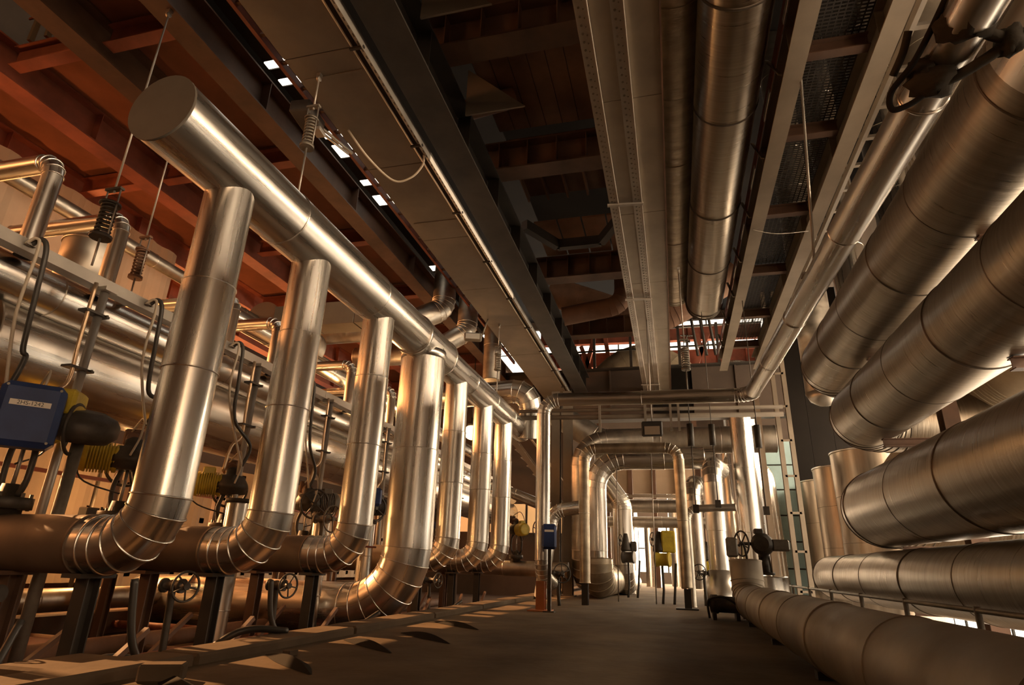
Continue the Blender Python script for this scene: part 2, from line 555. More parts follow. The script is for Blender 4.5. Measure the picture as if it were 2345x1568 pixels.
# ================================================================ overhead: trays and beams along the hall
ZT = 6.8
t = T('cable_duct', 'long flat-bottomed dark metal cable duct running over the row of risers', 'cable duct', (-4.03, 10, ZT))
y = -2.0
while y < 21.8:
    L = min(2.35, 21.9 - y)
    B().box(-4.53, -3.55, y + .004, y + L - .004, ZT, ZT + 0.30, 0.008).obj('duct_sheet', 'tray_under', t)
    y += L
B().cyl((-3.55, -2, ZT - .01), (-3.55, 21.9, ZT - .01), 0.014, seg=8).obj('edge_conduit', 'galv_bright', t)
for yy in (5.4, 9.1):
    B().box(-4.45, -3.60, yy, yy + 0.03, ZT - .012, ZT - .001).obj('joint_strap', 'tray_under', t)

t = T('strut_channel', 'bright slotted steel channel hung beside the dark flange of the beam', 'channel', (-3.40, 10, ZT - .1))
ys = [-2.0, 2.6, 7.25, 12.6, 17.0, 21.9]
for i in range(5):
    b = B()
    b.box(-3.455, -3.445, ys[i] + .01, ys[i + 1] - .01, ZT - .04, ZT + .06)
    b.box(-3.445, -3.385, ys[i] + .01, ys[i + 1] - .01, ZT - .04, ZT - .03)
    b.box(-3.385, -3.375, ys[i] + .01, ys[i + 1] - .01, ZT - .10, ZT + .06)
    b.obj('channel_length', 'lit_strip' if i in (2,) else 'galv', t)  # one length coloured paler, as the stretch that catches the light
b = B()
for k in range(200):
    yy = -1.9 + k * 0.118
    b.box(-3.43, -3.40, yy, yy + 0.05, ZT - .0445, ZT - .0405)
o = b.obj('slots', 'dark_steel', t); o['kind'] = 'stuff'
for k in range(11):
    yy = 1.2 + 1.9 * k
    B().box(-3.56, -3.36, yy, yy + 0.035, ZT - .085, ZT - .055).obj('crossbar', 'dark_steel', t)

ibeam('roof_beam', 'black I-beam with wide bottom flange beside the slotted channel', (-3.0, -2, ZT), (-3.0, 21.7, ZT), 0.50, 0.72, 0.03, 'dark_steel', 14)

t = T('cable_tray', 'wide brown cable tray with two perforated angle strips over the middle of the hall', 'cable tray', (-0.27, 10, ZT))
y = -2.0
while y < 21.8:
    L = min(2.9, 21.9 - y)
    B().box(-0.76, 0.21, y + .004, y + L - .004, ZT, ZT + 0.22, 0.006).obj('tray_sheet', 'tray_plate', t)
    y += L
for xa, xb in ((-0.755, -0.60), (-0.35, -0.195)):
    b = B()
    b.box(xa, xb, -2, 21.9, ZT - .022, ZT - .012)
    b.obj('angle_strip', 'galv', t)
    B().box(xb - .004, xb + .005, -2, 21.9, ZT - .055, ZT - .012).obj('strip_lip', 'lit_strip', t)  # lit edge of the strip put into its pale colour
    b = B()
    for k in range(190):
        yy = -1.9 + k * 0.125
        for dx, r in ((0.05, 0.016), (0.10, 0.009)):
            b.cyl((xa + dx, yy + (0.03 if r < .01 else 0), ZT - .022), (xa + dx, yy + (0.03 if r < .01 else 0), ZT - .029), r, seg=6)
    o = b.obj('bolt_rows', 'cast_grey', t); o['kind'] = 'stuff'
B().box(0.195, 0.215, -2, 21.9, ZT - .03, ZT + .22).obj('side_flange', 'rust_plate', t)
for yy in (9.15, 13.2, 20.4):
    B().bar((-0.79, yy, ZT - .06), (-0.17, yy + .06, ZT - .06), 0.06, 0.035).obj('crossbar', 'galv', t)

# round clad main and the foil wrapped duct beside it
cpipe('round_duct', 'ribbed round metal duct running overhead right of the brown cable tray', 'duct', [(1.12, -1.5, 7.3), (1.12, 15.2, 7.3), (1.12, 15.9, 8.4)], 0.446, m='alu_ring', sec=2.2, bend=0.6, bm='band_dark', bw=.02, bh=.012, loc=(1.12, 6, 6.86))
cpipe('foil_duct', 'crumpled foil-wrapped duct squeezed above the brown cable tray', 'duct', [(0.42, -1.5, 7.95), (0.42, 15.6, 7.95), (0.42, 16.6, 9.0)], 0.45, m='foil_wrap', sec=1.5, bend=0.6, bh=.004, bm='foil_wrap', loc=(.42, 6, 7.5))

# channel beams and grating walkway on the right
ibeam('walkway_beam', 'pale painted I-beam left of the walkway grating', (1.85, -2, ZT), (1.85, 19.4, ZT), 0.24, 0.42, 0.02, 'tray_plate', 9)
ibeam('walkway_beam', 'pale painted I-beam right of the walkway grating, above the long thin pipe', (2.85, -2, ZT), (2.85, 19.4, ZT), 0.24, 0.42, 0.02, 'tray_plate', 9)
for i, yy in enumerate((1.2, 3.0, 4.8, 6.6, 8.2, 10.4, 12.8, 15.3, 17.6)):
    ibeam('walkway_joist', '%s dark cross joist under the walkway grating, counting from the far end' % ('ninth eighth seventh sixth fifth fourth third second first'.split()[i]), (1.98, yy, ZT + .12), (2.72, yy, ZT + .12), 0.14, 0.2, 0.015, 'brown_steel', 0, group='joists under the walkway grating')
edges = (1.2, 3.0, 4.8, 6.6, 8.2, 10.4, 12.8, 15.3, 17.6)
for i in range(8):
    b = B()
    y0, y1 = edges[i] + .02, edges[i + 1] - .02
    n = int((y1 - y0) / 0.055)
    for k in range(n):
        yy = y0 + k * (y1 - y0) / n
        off = 0.0
        b.bar((1.99, yy, ZT + .36), (2.71, yy, ZT + .36), 0.024, 0.006)
    for k in range(10):
        xx = 2.0 + k * 0.078
        b.bar((xx, y0, ZT + .365), (xx, y1, ZT + .365), 0.016, 0.014)
    g = b.obj('walkway_grating', 'dark_steel')
    tag(g, '%s panel of metal walkway grating from the near end' % ('first second third fourth fifth sixth seventh eighth'.split()[i]), 'grating', 'walkway grating panels')
t = T('walkway_rail', 'dark red guard rail edge with clips left of the pale walkway beam', 'rail', (1.66, 8, ZT + .1))
B().bar((1.67, -2, ZT + .35), (1.67, 19, ZT + .35), 0.012, 0.22).obj('toe_plate', 'red_steel', t)
for k in range(10):
    yy = 1.5 + k * 1.75
    B().bar((1.70, yy, ZT + .05), (1.62, yy + .25, ZT + .55), 0.05, 0.02).obj('clip', 'galv', t)
    B().box(1.655, 1.665, yy + .5, yy + 1.1, ZT + .22, ZT + .30).obj('reflector', 'galv_bright', t)

# left upper floor: girders, cross beams, deck plates
names = {-6.15: 'nearest to the cable duct', -7.8: 'second from the cable duct', -9.6: 'third from the cable duct', -11.7: 'fourth from the cable duct', -13.6: 'farthest from the cable duct'}
for gx, nm in names.items():
    ibeam('floor_girder', 'rusty brown upper-floor girder, ' + nm, (gx, -4, 7.5), (gx, 26, 7.5), 0.36, 0.62, 0.03, 'brown_steel' if gx > -8 else 'red_steel', 10, group='upper-floor girders')
ordn = 'first second third fourth fifth sixth seventh eighth ninth tenth eleventh twelfth'.split()
gxs = list(names)
for i in range(9):
    yy = -1.0 + i * 3.0
    for j in range(4):
        xa, xb = gxs[j] - .19, gxs[j + 1] + .19
        ibeam('floor_joist', 'red-brown deck joist, %s row from near end, %s bay from cable duct' % (ordn[i], ordn[j]), (xa, yy, 7.68), (xb, yy, 7.68), 0.2, 0.36, 0.02, 'red_steel', 0, group='upper-floor joists')
for i in range(10):
    ya, yb = -4.0 + i * 3.0, -1.0 + i * 3.0
    for j in range(4):
        if (i, j) == (2, 1):
            continue
        xa, xb = gxs[j], gxs[j + 1]
        o = B().box(xb + .01, xa - (.16 if j == 0 else .01), ya + .01, yb - .01, 8.13, 8.19).obj('deck_plate', 'deck_under')
        tag(o, 'rust-red deck plate, %s row from near end, %s bay from cable duct' % (ordn[i], ordn[j]), 'deck plate', 'upper-floor deck plates')

# glowing panes added as daylight spots between cable duct and first girder
rl = T('slot_glow', '', '', (-5.6, 9, 8.6)); del rl['label'], rl['category']; rl['kind'] = 'structure'
for ya, yb, g in ((1.0, 4.7, 0), (4.72, 4.92, 1), (4.94, 6.5, 0), (6.52, 6.66, 1), (6.68, 6.9, 0), (6.92, 7.05, 1), (7.07, 8.3, 0), (8.32, 8.5, 1), (8.52, 8.7, 0), (8.72, 9.1, 1), (9.12, 9.9, 0), (9.92, 10.1, 1), (10.12, 10.5, 0), (10.52, 10.9, 1), (10.92, 14.0, 0), (14.02, 14.3, 1), (14.32, 20, 0)):
    B().box(-6.25, -4.6, ya, yb, 8.6, 8.63).obj('pane' if g else 'added_blank', 'glass_lit' if g else 'dark_steel', rl)
# centre void: cross girders, gussets and a dark hopper
for yy, zz, nm in ((6.1, 7.52, 'nearest the camera, with triangular gusset'), (8.95, 7.52, 'second from the camera, below the dark hopper'), (13.45, 7.52, 'third from the camera'), (17.5, 7.52, 'far end of the row')):
    ibeam('cross_girder', 'dark brown cross girder overhead, ' + nm, (-2.98, yy, zz), (-0.3, yy, zz), 0.4, 0.6, 0.03, 'brown_steel', 5, group='cross girders in the middle bay')
for yy, k in ((5.2, 'nearer'), (7.0, 'farther')):
    b = B()
    b.prism([(0, 0), (0.95, 0), (0, 0.9)], (-2.74, yy, 7.25), (-2.74, yy + 0.03, 7.25), up=(0, 0, 1))
    o = b.obj('gusset_plate', 'tray_under')
    tag(o, '%s triangular gusset plate fixed to the black I-beam' % k, 'gusset', 'gusset plates')
t = T('hopper', 'large dark rusty sheet-metal hopper hanging in the middle bay of the ceiling', 'hopper', (-1.8, 8.0, 7.95))
hx0, hx1, hy0, hy1 = -2.7, -0.62, 6.45, 8.7
n = 7
for i in range(n):
    xa = hx0 + (hx1 - hx0) * i / n; xb = hx0 + (hx1 - hx0) * (i + 1) / n
    B().box(xa + .006, xb - .006, hy0, hy1, 8.30, 8.34).obj('bottom_plate', 'rust_plate', t)
    B().add([(xa + .006, hy1, 8.3), (xb - .006, hy1, 8.3), (xb - .006, hy1 + .5, 9.8), (xa + .006, hy1 + .5, 9.8)], [(0, 1, 2, 3)]).obj('far_plate', 'rust_plate', t)
for s, xx in ((-1, hx0), (1, hx1)):
    B().add([(xx, hy0, 8.3), (xx, hy1, 8.3), (xx + s * .5, hy1 + .5, 9.8), (xx + s * .5, hy0 - .4, 9.8)], [(0, 1, 2, 3)]).obj('side_plate', 'rust_plate', t)
B().add([(hx0, hy0, 8.3), (hx1, hy0, 8.3), (hx1 + .5, hy0 - .4, 9.8), (hx0 - .5, hy0 - .4, 9.8)], [(0, 1, 2, 3)]).obj('near_plate', 'rust_plate', t)
cpipe('stub_pipe', 'short rusty round stub pipe beside the dark hopper', 'pipe', [(-2.95, 7.6, 7.9), (-2.2, 7.8, 8.2)], 0.17, m='rust_plate', sec=2)
t = T('floor_hatch_frame', 'rusty ribbed plate frame in the ceiling beyond the dark hopper', 'frame', (-1.8, 11, 8.0))
for i in range(5):
    xa = -2.7 + i * .44
    B().box(xa + .02, xa + .42, 9.3, 11.2, 8.55, 8.6).obj('plate', 'brown_steel', t)
    B().box(xa - .02, xa + .02, 9.3, 11.2, 8.4, 8.6).obj('rib', 'rust_plate', t)
for i in range(4):
    xa = -2.7 + i * .55
    B().box(xa + .02, xa + .53, 11.6, 13.2, 8.1, 8.14).obj('lower_plate', 'rust_plate', t)
for k, (a, c) in enumerate((((-2.75, 11.0, 7.7), (-2.2, 12.0, 7.7)), ((-2.2, 12.0, 7.7), (-1.2, 12.0, 7.7)), ((-1.2, 12.0, 7.7), (-0.75, 11.2, 7.7)))):
    B().bar(a, c, 0.16, 0.22).obj('brace', 'dark_steel', t)

# deep cross girder at the end of the trays, with cover plates
t = T('box_girder', 'deep brown plate girder crossing the hall behind the bent pipe', 'girder', (0, 22.2, 5.9))
for i in range(7):
    xa = -6.5 + i * 1.5
    B().box(xa + .02, xa + 1.48, 22.0, 22.06, 5.95, 7.8).obj('web_plate', 'casing_black' if i % 3 == 1 else 'wall_dark', t)
    B().box(xa - .03, xa + .03, 21.92, 22.0, 5.95, 7.8).obj('stiffener', 'wall_dark', t)
B().box(-6.6, 4.1, 21.75, 22.35, 7.8, 7.86).obj('top_flange', 'dark_steel', t)
B().box(-6.6, 4.1, 21.75, 22.35, 5.88, 5.95).obj('bottom_flange', 'dark_steel', t)

# big dark casing behind the right-hand mains
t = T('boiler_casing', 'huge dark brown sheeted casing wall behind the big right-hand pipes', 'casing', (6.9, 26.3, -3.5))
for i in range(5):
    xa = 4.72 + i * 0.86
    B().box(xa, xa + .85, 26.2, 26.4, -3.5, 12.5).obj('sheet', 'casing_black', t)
# ================================================================ the row of risers and the header above it
XR, ZH = -4.2, 4.49
RY = [4.33, 5.85, 7.72, 9.53, 11.36, 13.28, 15.1]
t = T('header_pipe', 'long horizontal header pipe with a flat grey end cap above the row of risers', 'pipe', (XR, 10, ZH - .35))
clad(t, [(XR, 3.35, ZH), (XR, 9.0, ZH)], 0.345, m='alu', sec=1.9, bh=.006, bm='band', closed_ends=(True, False), capm='cap_grey')
clad(t, [(XR, 9.0, ZH), (XR, 10.3, ZH)], 0.36, m='alu', sec=3, closed_ends=(False, False))
clad(t, [(XR, 10.3, ZH), (XR, 17.1, ZH)], 0.30, m='alu', sec=1.9, bh=.006, bm='band')
for yy, r in ((9.0, .36), (10.3, .36)):
    B().lathe((XR, yy - .03, ZH), (0, 1, 0), [(r - .05, 0), (r + .012, 0), (r + .012, .06), (r - .05, .06)], 36, cap=False).obj('collar', 'band', t)
pos = ['nearest', 'second', 'third', 'fourth', 'fifth', 'sixth', 'farthest']
for i, yy in enumerate(RY):
    if i == 3:
        r, zb = 0.39, 0.02
        t = cpipe('riser_pipe', 'thick bright riser pipe, fourth in the row, with a wide copper-lit elbow at floor level', 'pipe',
                  [(XR, yy, ZH - .12), (XR, yy, zb), (-9.2, yy, zb + .02)], r, bend=0.95, m='alu', sec=1.75, gores=7, seg=44, closed_ends=(False, True), loc=(XR, yy, zb - r), group='risers under the header')
        B().lathe((XR, yy, ZH - .12), (0, 0, -1), [(.34, 0), (.405, .04), (.405, .20), (.392, .20)], 40, cap=False).obj('saddle_collar', 'band', t)
    else:
        r, zb = 0.235, 0.815
        t = cpipe('riser_pipe', 'slim bright riser pipe, %s in the row, bending into a dull branch at knee height' % pos[i], 'pipe',
                  [(XR, yy, ZH - .2), (XR, yy, zb), (-4.84, yy, zb)], r, bend=0.40, m='alu', sec=1.0, gores=5, seg=40, closed_ends=(False, False), loc=(XR, yy, zb - r), group='risers under the header')
        B().lathe((-4.72, yy, zb), (-1, 0, 0), [(r, -.01), (r + .011, -.006), (r + .011, .006), (r, .01)], 40, cap=False).obj('band', 'band', t)
        clad(t, [(-4.84, yy, zb), (-7.6, yy, zb)], 0.242, m='dusty_clad', sec=1.4, closed_ends=(True, True), bm='dusty_clad')
# branch supports
for i, yy in enumerate(RY):
    if i == 3:
        continue
    for j, (xx, mm) in enumerate(((-4.75, 'dark_steel'), (-5.6, 'brown_steel'))):
        s = T('pipe_stand', 'rust-brown steel stand under the branch of the %s riser, %s leg' % (pos[i], ('inner', 'outer')[j]), 'pipe stand', (xx, yy, -0.45), 'stands under the branches')
        B().prism(I_prof(.13, .13, .012), (xx, yy - .06, -.44), (xx, yy - .06, .56), up=(0, 1, 0)).obj('post', mm, s)
        B().box(xx - .14, xx + .14, yy - .14, yy + .14, -.45, -.435).obj('base_plate', mm, s)
        B().box(xx - .1, xx + .1, yy - .17, yy + .17, .55, .585).obj('saddle', mm, s)
        B().bar((xx, yy + .05, -.40), (xx, yy + .75, .1), 0.05).obj('brace', 'brown_steel', s)

# spring hangers holding the header and other lines
def spring_hanger(label, x, y, z_top, z_spring, z_bot, r=0.06, m='cast_grey', group='spring hangers'):
    h = T('spring_hanger', label, 'spring hanger', (x, y, z_bot), group)
    rod('upper_rod', (x, y, z_spring + .36), (x, y, z_top), 0.012, 'galv', h)
    rod('lower_rod', (x, y, z_bot), (x, y, z_spring - .22), 0.012, 'galv', h)
    B().lathe((x, y, z_spring + .19), (0, 0, 1), [(r * 1.5, 0), (r * 1.5, .025), (.02, .025), (.02, .06)], 14).obj('top_plate', m, h)
    B().lathe((x, y, z_spring - .24), (0, 0, 1), [(r * 1.5, 0), (r * 1.5, .04), (r, .04)], 14).obj('bottom_plate', m, h)
    pts = []
    for k in range(8 * 14 + 1):
        a = 2 * PI * k / 14
        pts.append((x + r * math.cos(a), y + r * math.sin(a), z_spring - .2 + .39 * k / (8 * 14)))
    B().tube(pts, 0.014, 6).obj('coil_spring', m, h)
    for s in (-1, 1):
        rod('side_rod', (x + s * r * 1.25, y, z_spring - .24), (x + s * r * 1.25, y, z_spring + .40), 0.009, 'galv', h)
    B().box(x - r * 1.5, x + r * 1.5, y - .03, y + .03, z_spring + .39, z_spring + .42).obj('yoke_bar', m, h)
    b = B().cyl((x - .02, y, z_top - .08), (x + .02, y, z_top - .08), .035, seg=10)
    b.box(x - .03, x + .03, y - .03, y + .03, z_top - .05, z_top)
    b.obj('clevis', 'galv', h)
spring_hanger('spring hanger over the near end of the header pipe', XR, 5.36, ZT, 5.85, ZH + .34)
spring_hanger('spring hanger over the far end of the header pipe', XR, 14.3, ZT, 5.75, ZH + .29)
spring_hanger('rusty spring hanger beside the bent branch pipe at far left', -6.05, 4.55, 7.5, 4.30, 3.72, r=.075, m='cast_iron')
spring_hanger('small spring hanger behind the far-left bent branch pipe', -7.0, 5.9, 7.5, 4.55, 3.9, r=.06, m='rust_plate')
spring_hanger('spring hanger holding the crossing bent pipe', 0.43, 11.9, ZT, 4.75, 4.08)

# ================================================================ bent pipe crossing the hall and the long thin pipe
t = cpipe('bent_pipe', 'shiny thin pipe coming from above right, crossing the hall and dropping to a floor stand', 'pipe',
      [(1.66, 1.2, 3.42), (1.56, 11.7, 3.90), (-2.42, 11.7, 3.95), (-2.42, 11.7, 0.62), (-2.42, 12.6, 0.45)], 0.132, bend=0.3, m='alu', sec=1.9, gores=6, seg=32, bm='band', loc=(-2.42, 11.7, .45))
s = T('pipe_stand', 'orange-painted steel stand under the foot of the bent pipe', 'pipe stand', (-2.42, 11.6, 0))
B().prism(I_prof(.16, .16, .014), (-2.42, 11.55, 0), (-2.42, 11.55, .50), up=(0, 1, 0)).obj('post', 'orange_paint', s)
B().box(-2.62, -2.22, 11.38, 11.82, 0, .02).obj('base_plate', 'orange_paint', s)

# ================================================================ right-hand mains
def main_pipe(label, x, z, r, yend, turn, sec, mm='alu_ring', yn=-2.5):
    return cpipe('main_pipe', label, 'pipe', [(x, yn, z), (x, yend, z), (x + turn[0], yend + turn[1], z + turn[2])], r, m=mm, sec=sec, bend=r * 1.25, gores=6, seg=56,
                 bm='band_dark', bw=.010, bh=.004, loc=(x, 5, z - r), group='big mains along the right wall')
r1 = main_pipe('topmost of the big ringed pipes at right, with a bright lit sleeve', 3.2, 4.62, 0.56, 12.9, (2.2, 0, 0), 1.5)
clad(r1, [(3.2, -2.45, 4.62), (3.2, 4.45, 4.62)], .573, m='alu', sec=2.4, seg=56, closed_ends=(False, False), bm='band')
main_pipe('second big ringed pipe from the top at right', 3.2, 3.27, 0.52, 11.5, (2.2, 0, 0), 1.4)
main_pipe('thickest big ringed pipe at right, third from the top, at head height', 3.2, 1.76, 0.575, 11.5, (2.2, 0, 0), 1.9)
main_pipe('lowest of the four big ringed pipes at right, with a rounded end', 3.2, 0.72, 0.405, 15.2, (2.2, 0, 0), 1.7)
t = cpipe('floor_pipe', 'dull grey clad pipe lying along the floor at lower right', 'pipe', [(1.19, -2, .285), (1.19, 11.2, .285), (1.19, 11.9, .285), (1.19, 11.95, .95)], 0.27, m='alu_matt', sec=1.45, bend=.36, gores=4, seg=44, bm='alu_matt', bh=.006, loc=(1.19, 5, .01))
for k, yy in enumerate((0.8, 3.2, 5.6, 8.0, 10.4)):
    B().box(1.0, 1.38, yy, yy + .12, 0, .06).obj('cradle', 'dark_steel', t)
# posts carrying the mains
for j, yy in enumerate((2.6, 6.4, 10.3)):
    s = T('pipe_rack_post', '%s steel rack post beside the big right-hand pipes' % ('nearest', 'middle', 'farthest')[j], 'rack post', (4.15, yy, -3.5), 'rack posts at right')
    B().prism(I_prof(.22, .22, .02), (4.15, yy - .11, -3.5), (4.15, yy - .11, 6.8), up=(0, 1, 0)).obj('post', 'brown_steel', s)
    for zz, r in ((4.62, .56), (3.27, .52), (1.76, .575), (.72, .405)):
        q = .05 if r < .5 else .12
        B().prism(I_prof(q, q, .012), (3.2, yy, zz - r - q - .005), (4.1, yy, zz - r - q - .005)).obj('bracket', 'brown_steel', s)

# vertical tanks beyond the mains
for i, (yy, nm, zt) in enumerate(((19.45, 'nearest', 4.12), (22.0, 'middle', 4.05), (24.6, 'farthest', 3.95))):
    s = T('storage_tank', '%s upright sheet-clad tank in the row beyond the right-hand pipes' % nm, 'tank', (5.72, yy, -3.5), 'upright tanks')
    clad(s, [(5.72, yy, -3.45), (5.72, yy, zt)], 1.12, m='tank_clad', sec=1.35, seg=64, bm='band_dark', bw=.006, bh=.002, closed_ends=(False, True), jit=0)
    B().lathe((5.72, yy, zt - .03), (0, 0, 1), [(1.12, 0), (1.15, 0), (1.15, .05), (1.12, .05)], 64, cap=False).obj('rim', 'band', s)
# low guard rail between floor pipe and mains
s = T('guard_rail', 'low tube guard rail between the floor pipe and the lowest big pipe', 'rail', (2.3, 8, 0))
for zz in (.30, .52):
    B().tube([(2.35, -1, zz), (2.35, 16.5, zz)], 0.022, 8).obj('rail', 'cast_grey', s)
for k in range(10):
    yy = 1.0 + k * 1.7
    rod('post', (2.35, yy, 0), (2.35, yy, .55), 0.026, 'cast_grey', s)
# ================================================================ left: platform, drums, branch pipes
def rb(b, c, sx, sy, sz, rot, ch=0.0):
    """box of size sx (across), sy (depth), sz about centre c, turned by rot about z"""
    n = len(b.v)
    b.box(-sx / 2, sx / 2, -sy / 2, sy / 2, -sz / 2, sz / 2, ch)
    R_ = Matrix.Rotation(rot, 3, 'Z')
    for i in range(n, len(b.v)):
        b.v[i] = R_ @ b.v[i] + V(c)
    return b

XP = -6.2
t = T('platform_edge', 'long pale steel channel edging the platform behind the risers', 'platform', (XP, 12, 3.62))
ys = [-1, 2.5, 6.1, 9.7, 13.3, 16.9, 20.5, 24]
for i in range(7):
    b = B()
    b.box(XP - .012, XP, ys[i] + .004, ys[i + 1] - .004, 3.60, 3.73)
    b.box(XP - .16, XP - .012, ys[i] + .004, ys[i + 1] - .004, 3.60, 3.612)
    b.box(XP - .16, XP - .012, ys[i] + .004, ys[i + 1] - .004, 3.718, 3.73)
    b.obj('channel_length', 'galv', t)
for k in range(16):
    yy = -0.8 + k * 1.55
    B().box(XP - 1.6, XP - .16, yy, yy + .06, 3.66, 3.72).obj('cross_bearer', 'galv', t)
for i, yy in enumerate((2.6, 4.89, 7.7, 9.89, 12.4, 15.0, 17.6)):
    nm = ordn[i]
    p = T('platform_post', '%s round steel post under the platform edge, from the near end' % nm, 'post', (XP, yy, -.45), 'posts under the platform edge')
    rod('pole', (XP + .02, yy, -.44), (XP + .02, yy, 3.56), 0.045, 'galv', p, 14)
    B().box(XP - .12, XP + .12, yy - .08, yy + .08, 3.555, 3.60).obj('head_plate', 'galv', p)
    B().box(XP - .1, XP + .1, yy - .1, yy + .1, -.45, -.43).obj('base_plate', 'galv', p)
    B().tube(smooth_path([(XP + .06, yy - .16, 3.6), (XP + .06, yy - .16, 2.9), (XP + .06, yy - .15, 2.45), (XP + .04, yy - .30, 2.25), (XP, yy - .32, 1.9)], 5), 0.022, 8).obj('conduit', 'copper_tube', p)
    for zz in (3.25, 2.6):
        b = B().box(XP - .03, XP + .10, yy - .21, yy + .08, zz, zz + .025)
        b.cyl((XP + .10, yy + .02, zz + .012), (XP + .14, yy + .02, zz + .012), 0.012, seg=8)
        b.obj('clamp', 'cast_iron', p)

cpipe('drum', 'long shiny horizontal pipe tucked under the platform edge', 'pipe', [(-6.78, -2, 3.50), (-6.78, 26, 3.50)], 0.25, m='alu', sec=2.4, bm='alu_dull', bh=.003, loc=(-6.78, 10, 3.25))
cpipe('drum', 'big shiny horizontal drum below the platform, behind the risers', 'drum', [(-7.25, 4.3, 2.90), (-7.25, 26.9, 2.90)], 0.56, m='alu', sec=2.6, seg=56, bm='alu_dull', bh=.004, loc=(-7.25, 12, 2.34))
cpipe('drum', 'wide dented drum section at the far left edge behind the blue box', 'drum', [(-7.35, -2, 2.75), (-7.35, 4.25, 2.84)], 0.66, m='alu', sec=2.6, seg=56, bm='alu_dull', bh=.004, loc=(-7.35, 1, 2.1))
for i, (yy, zt, r, nm) in enumerate(((3.3, 5.15, .11, 'first'), (4.15, 4.86, .10, 'second'), (5.1, 4.70, .095, 'third'), (7.25, 4.55, .10, 'fourth'), (8.4, 4.62, .10, 'fifth'), (11.0, 4.7, .1, 'sixth'), (13.0, 4.7, .1, 'seventh'))):
    cpipe('branch_pipe', '%s bent branch pipe rising behind the platform edge, from the left' % nm, 'pipe', [(-6.48, yy, 3.66), (-6.48, yy, zt), (-9.6, yy, zt + .02)], r, m='alu', sec=1.6, bend=.19, gores=4, seg=24, closed_ends=(False, True), group='bent branch pipes on the platform')
# upper lines
cpipe('upper_pipe', 'shiny pipe running high behind the risers towards the far end', 'pipe', [(-7.9, 8.0, 5.05), (-7.9, 26.9, 5.05)], 0.19, m='alu', sec=2, loc=(-7.9, 16, 4.86))
cpipe('upper_pipe', 'thin rusty pipe running high behind the risers', 'pipe', [(-8.6, -2, 5.6), (-8.6, 26.9, 5.6)], 0.12, m='alu_dull', sec=2.5, loc=(-8.6, 12, 5.48))
cpipe('round_end_vessel', 'round-ended pale vessel behind the second and third risers', 'vessel', [(-8.4, 10.3, 5.6), (-8.4, 12.2, 5.6)], 0.42, m='alu_dull', sec=1, loc=(-8.4, 11, 5.18))
t = T('square_duct', 'plain square sheet duct reaching right behind the third riser', 'duct', (-6.6, 10.2, 5.6))
for i in range(3):
    B().box(-7.9 + i * .95, -6.96 + i * .95, 10.0, 10.5, 5.245, 5.745, .01).obj('duct_length', 'tray_under', t)
for (x, y, z, r, nm) in ((-8.0, 5.95, 4.95, .36, 'orange-lit domed tank behind the first two risers'), (-8.3, 16.0, 5.25, .40, 'domed tank behind the fourth riser, near the lamp')):
    t = T('domed_tank', nm, 'tank', (x, y, 3.7))
    B().lathe((x, y, 3.7), (0, 0, 1), [(r, 0), (r, z - 3.7)] + [(r * math.cos(a * PI / 16), z - 3.7 + r * .75 * math.sin(a * PI / 16)) for a in range(1, 9)], 32).obj('shell', 'alu_dull', t)
    B().lathe((x, y, z - .03), (0, 0, 1), [(r, 0), (r + .015, 0), (r + .015, .04), (r, .04)], 32, cap=False).obj('seam', 'band', t)
def globe_lamp(label, x, y, z, r, power, top=None):
    t = T('round_lamp', label, 'lamp', (x, y, z - r))
    B().lathe((x, y, z - r), (0, 0, 1), [(r * math.sin(a * PI / 12), r - r * math.cos(a * PI / 12)) for a in range(13)], 24, cap=False).obj('globe', 'lamp_glow', t)
    B().lathe((x, y, z + r * .8), (0, 0, 1), [(r * .62, 0), (r * .62, .12), (r * .2, .16), (r * .2, .3)], 18).obj('cap', 'cast_iron', t)
    if top:
        rod('stem', (x, y, z + r * .8 + .25), (x, y, top), .018, 'cast_iron', t)
    else:
        B().tube([(x, y, z + r * .8 + .1), (x - .25, y, z + r * .8 + .12), (x - .25, y, -.45)], .025, 8).obj('post', 'cast_iron', t)
    d = bpy.data.lights.new('lamp_light', 'POINT'); d.energy = power; d.color = (1, .5, .18); d.shadow_soft_size = r
    o = bpy.data.objects.new('lamp_light', d); o.location = (0.0, 0.0, -.05); COL.objects.link(o); o.parent = t
globe_lamp('glowing round lamp seen between the second and third risers', -7.55, 13.4, 4.60, .24, 160, 8.13)
globe_lamp('glowing round lamp seen behind the fifth riser', -6.6, 19.6, 5.05, .26, 160, 8.13)
globe_lamp('added orange fill lamp low behind the blue control box', -9.4, 5.4, 1.75, .16, 200)  # this lamp and the next are added to light the panels behind
globe_lamp('added orange fill lamp low behind the second riser', -9.4, 9.0, 1.75, .16, 200)
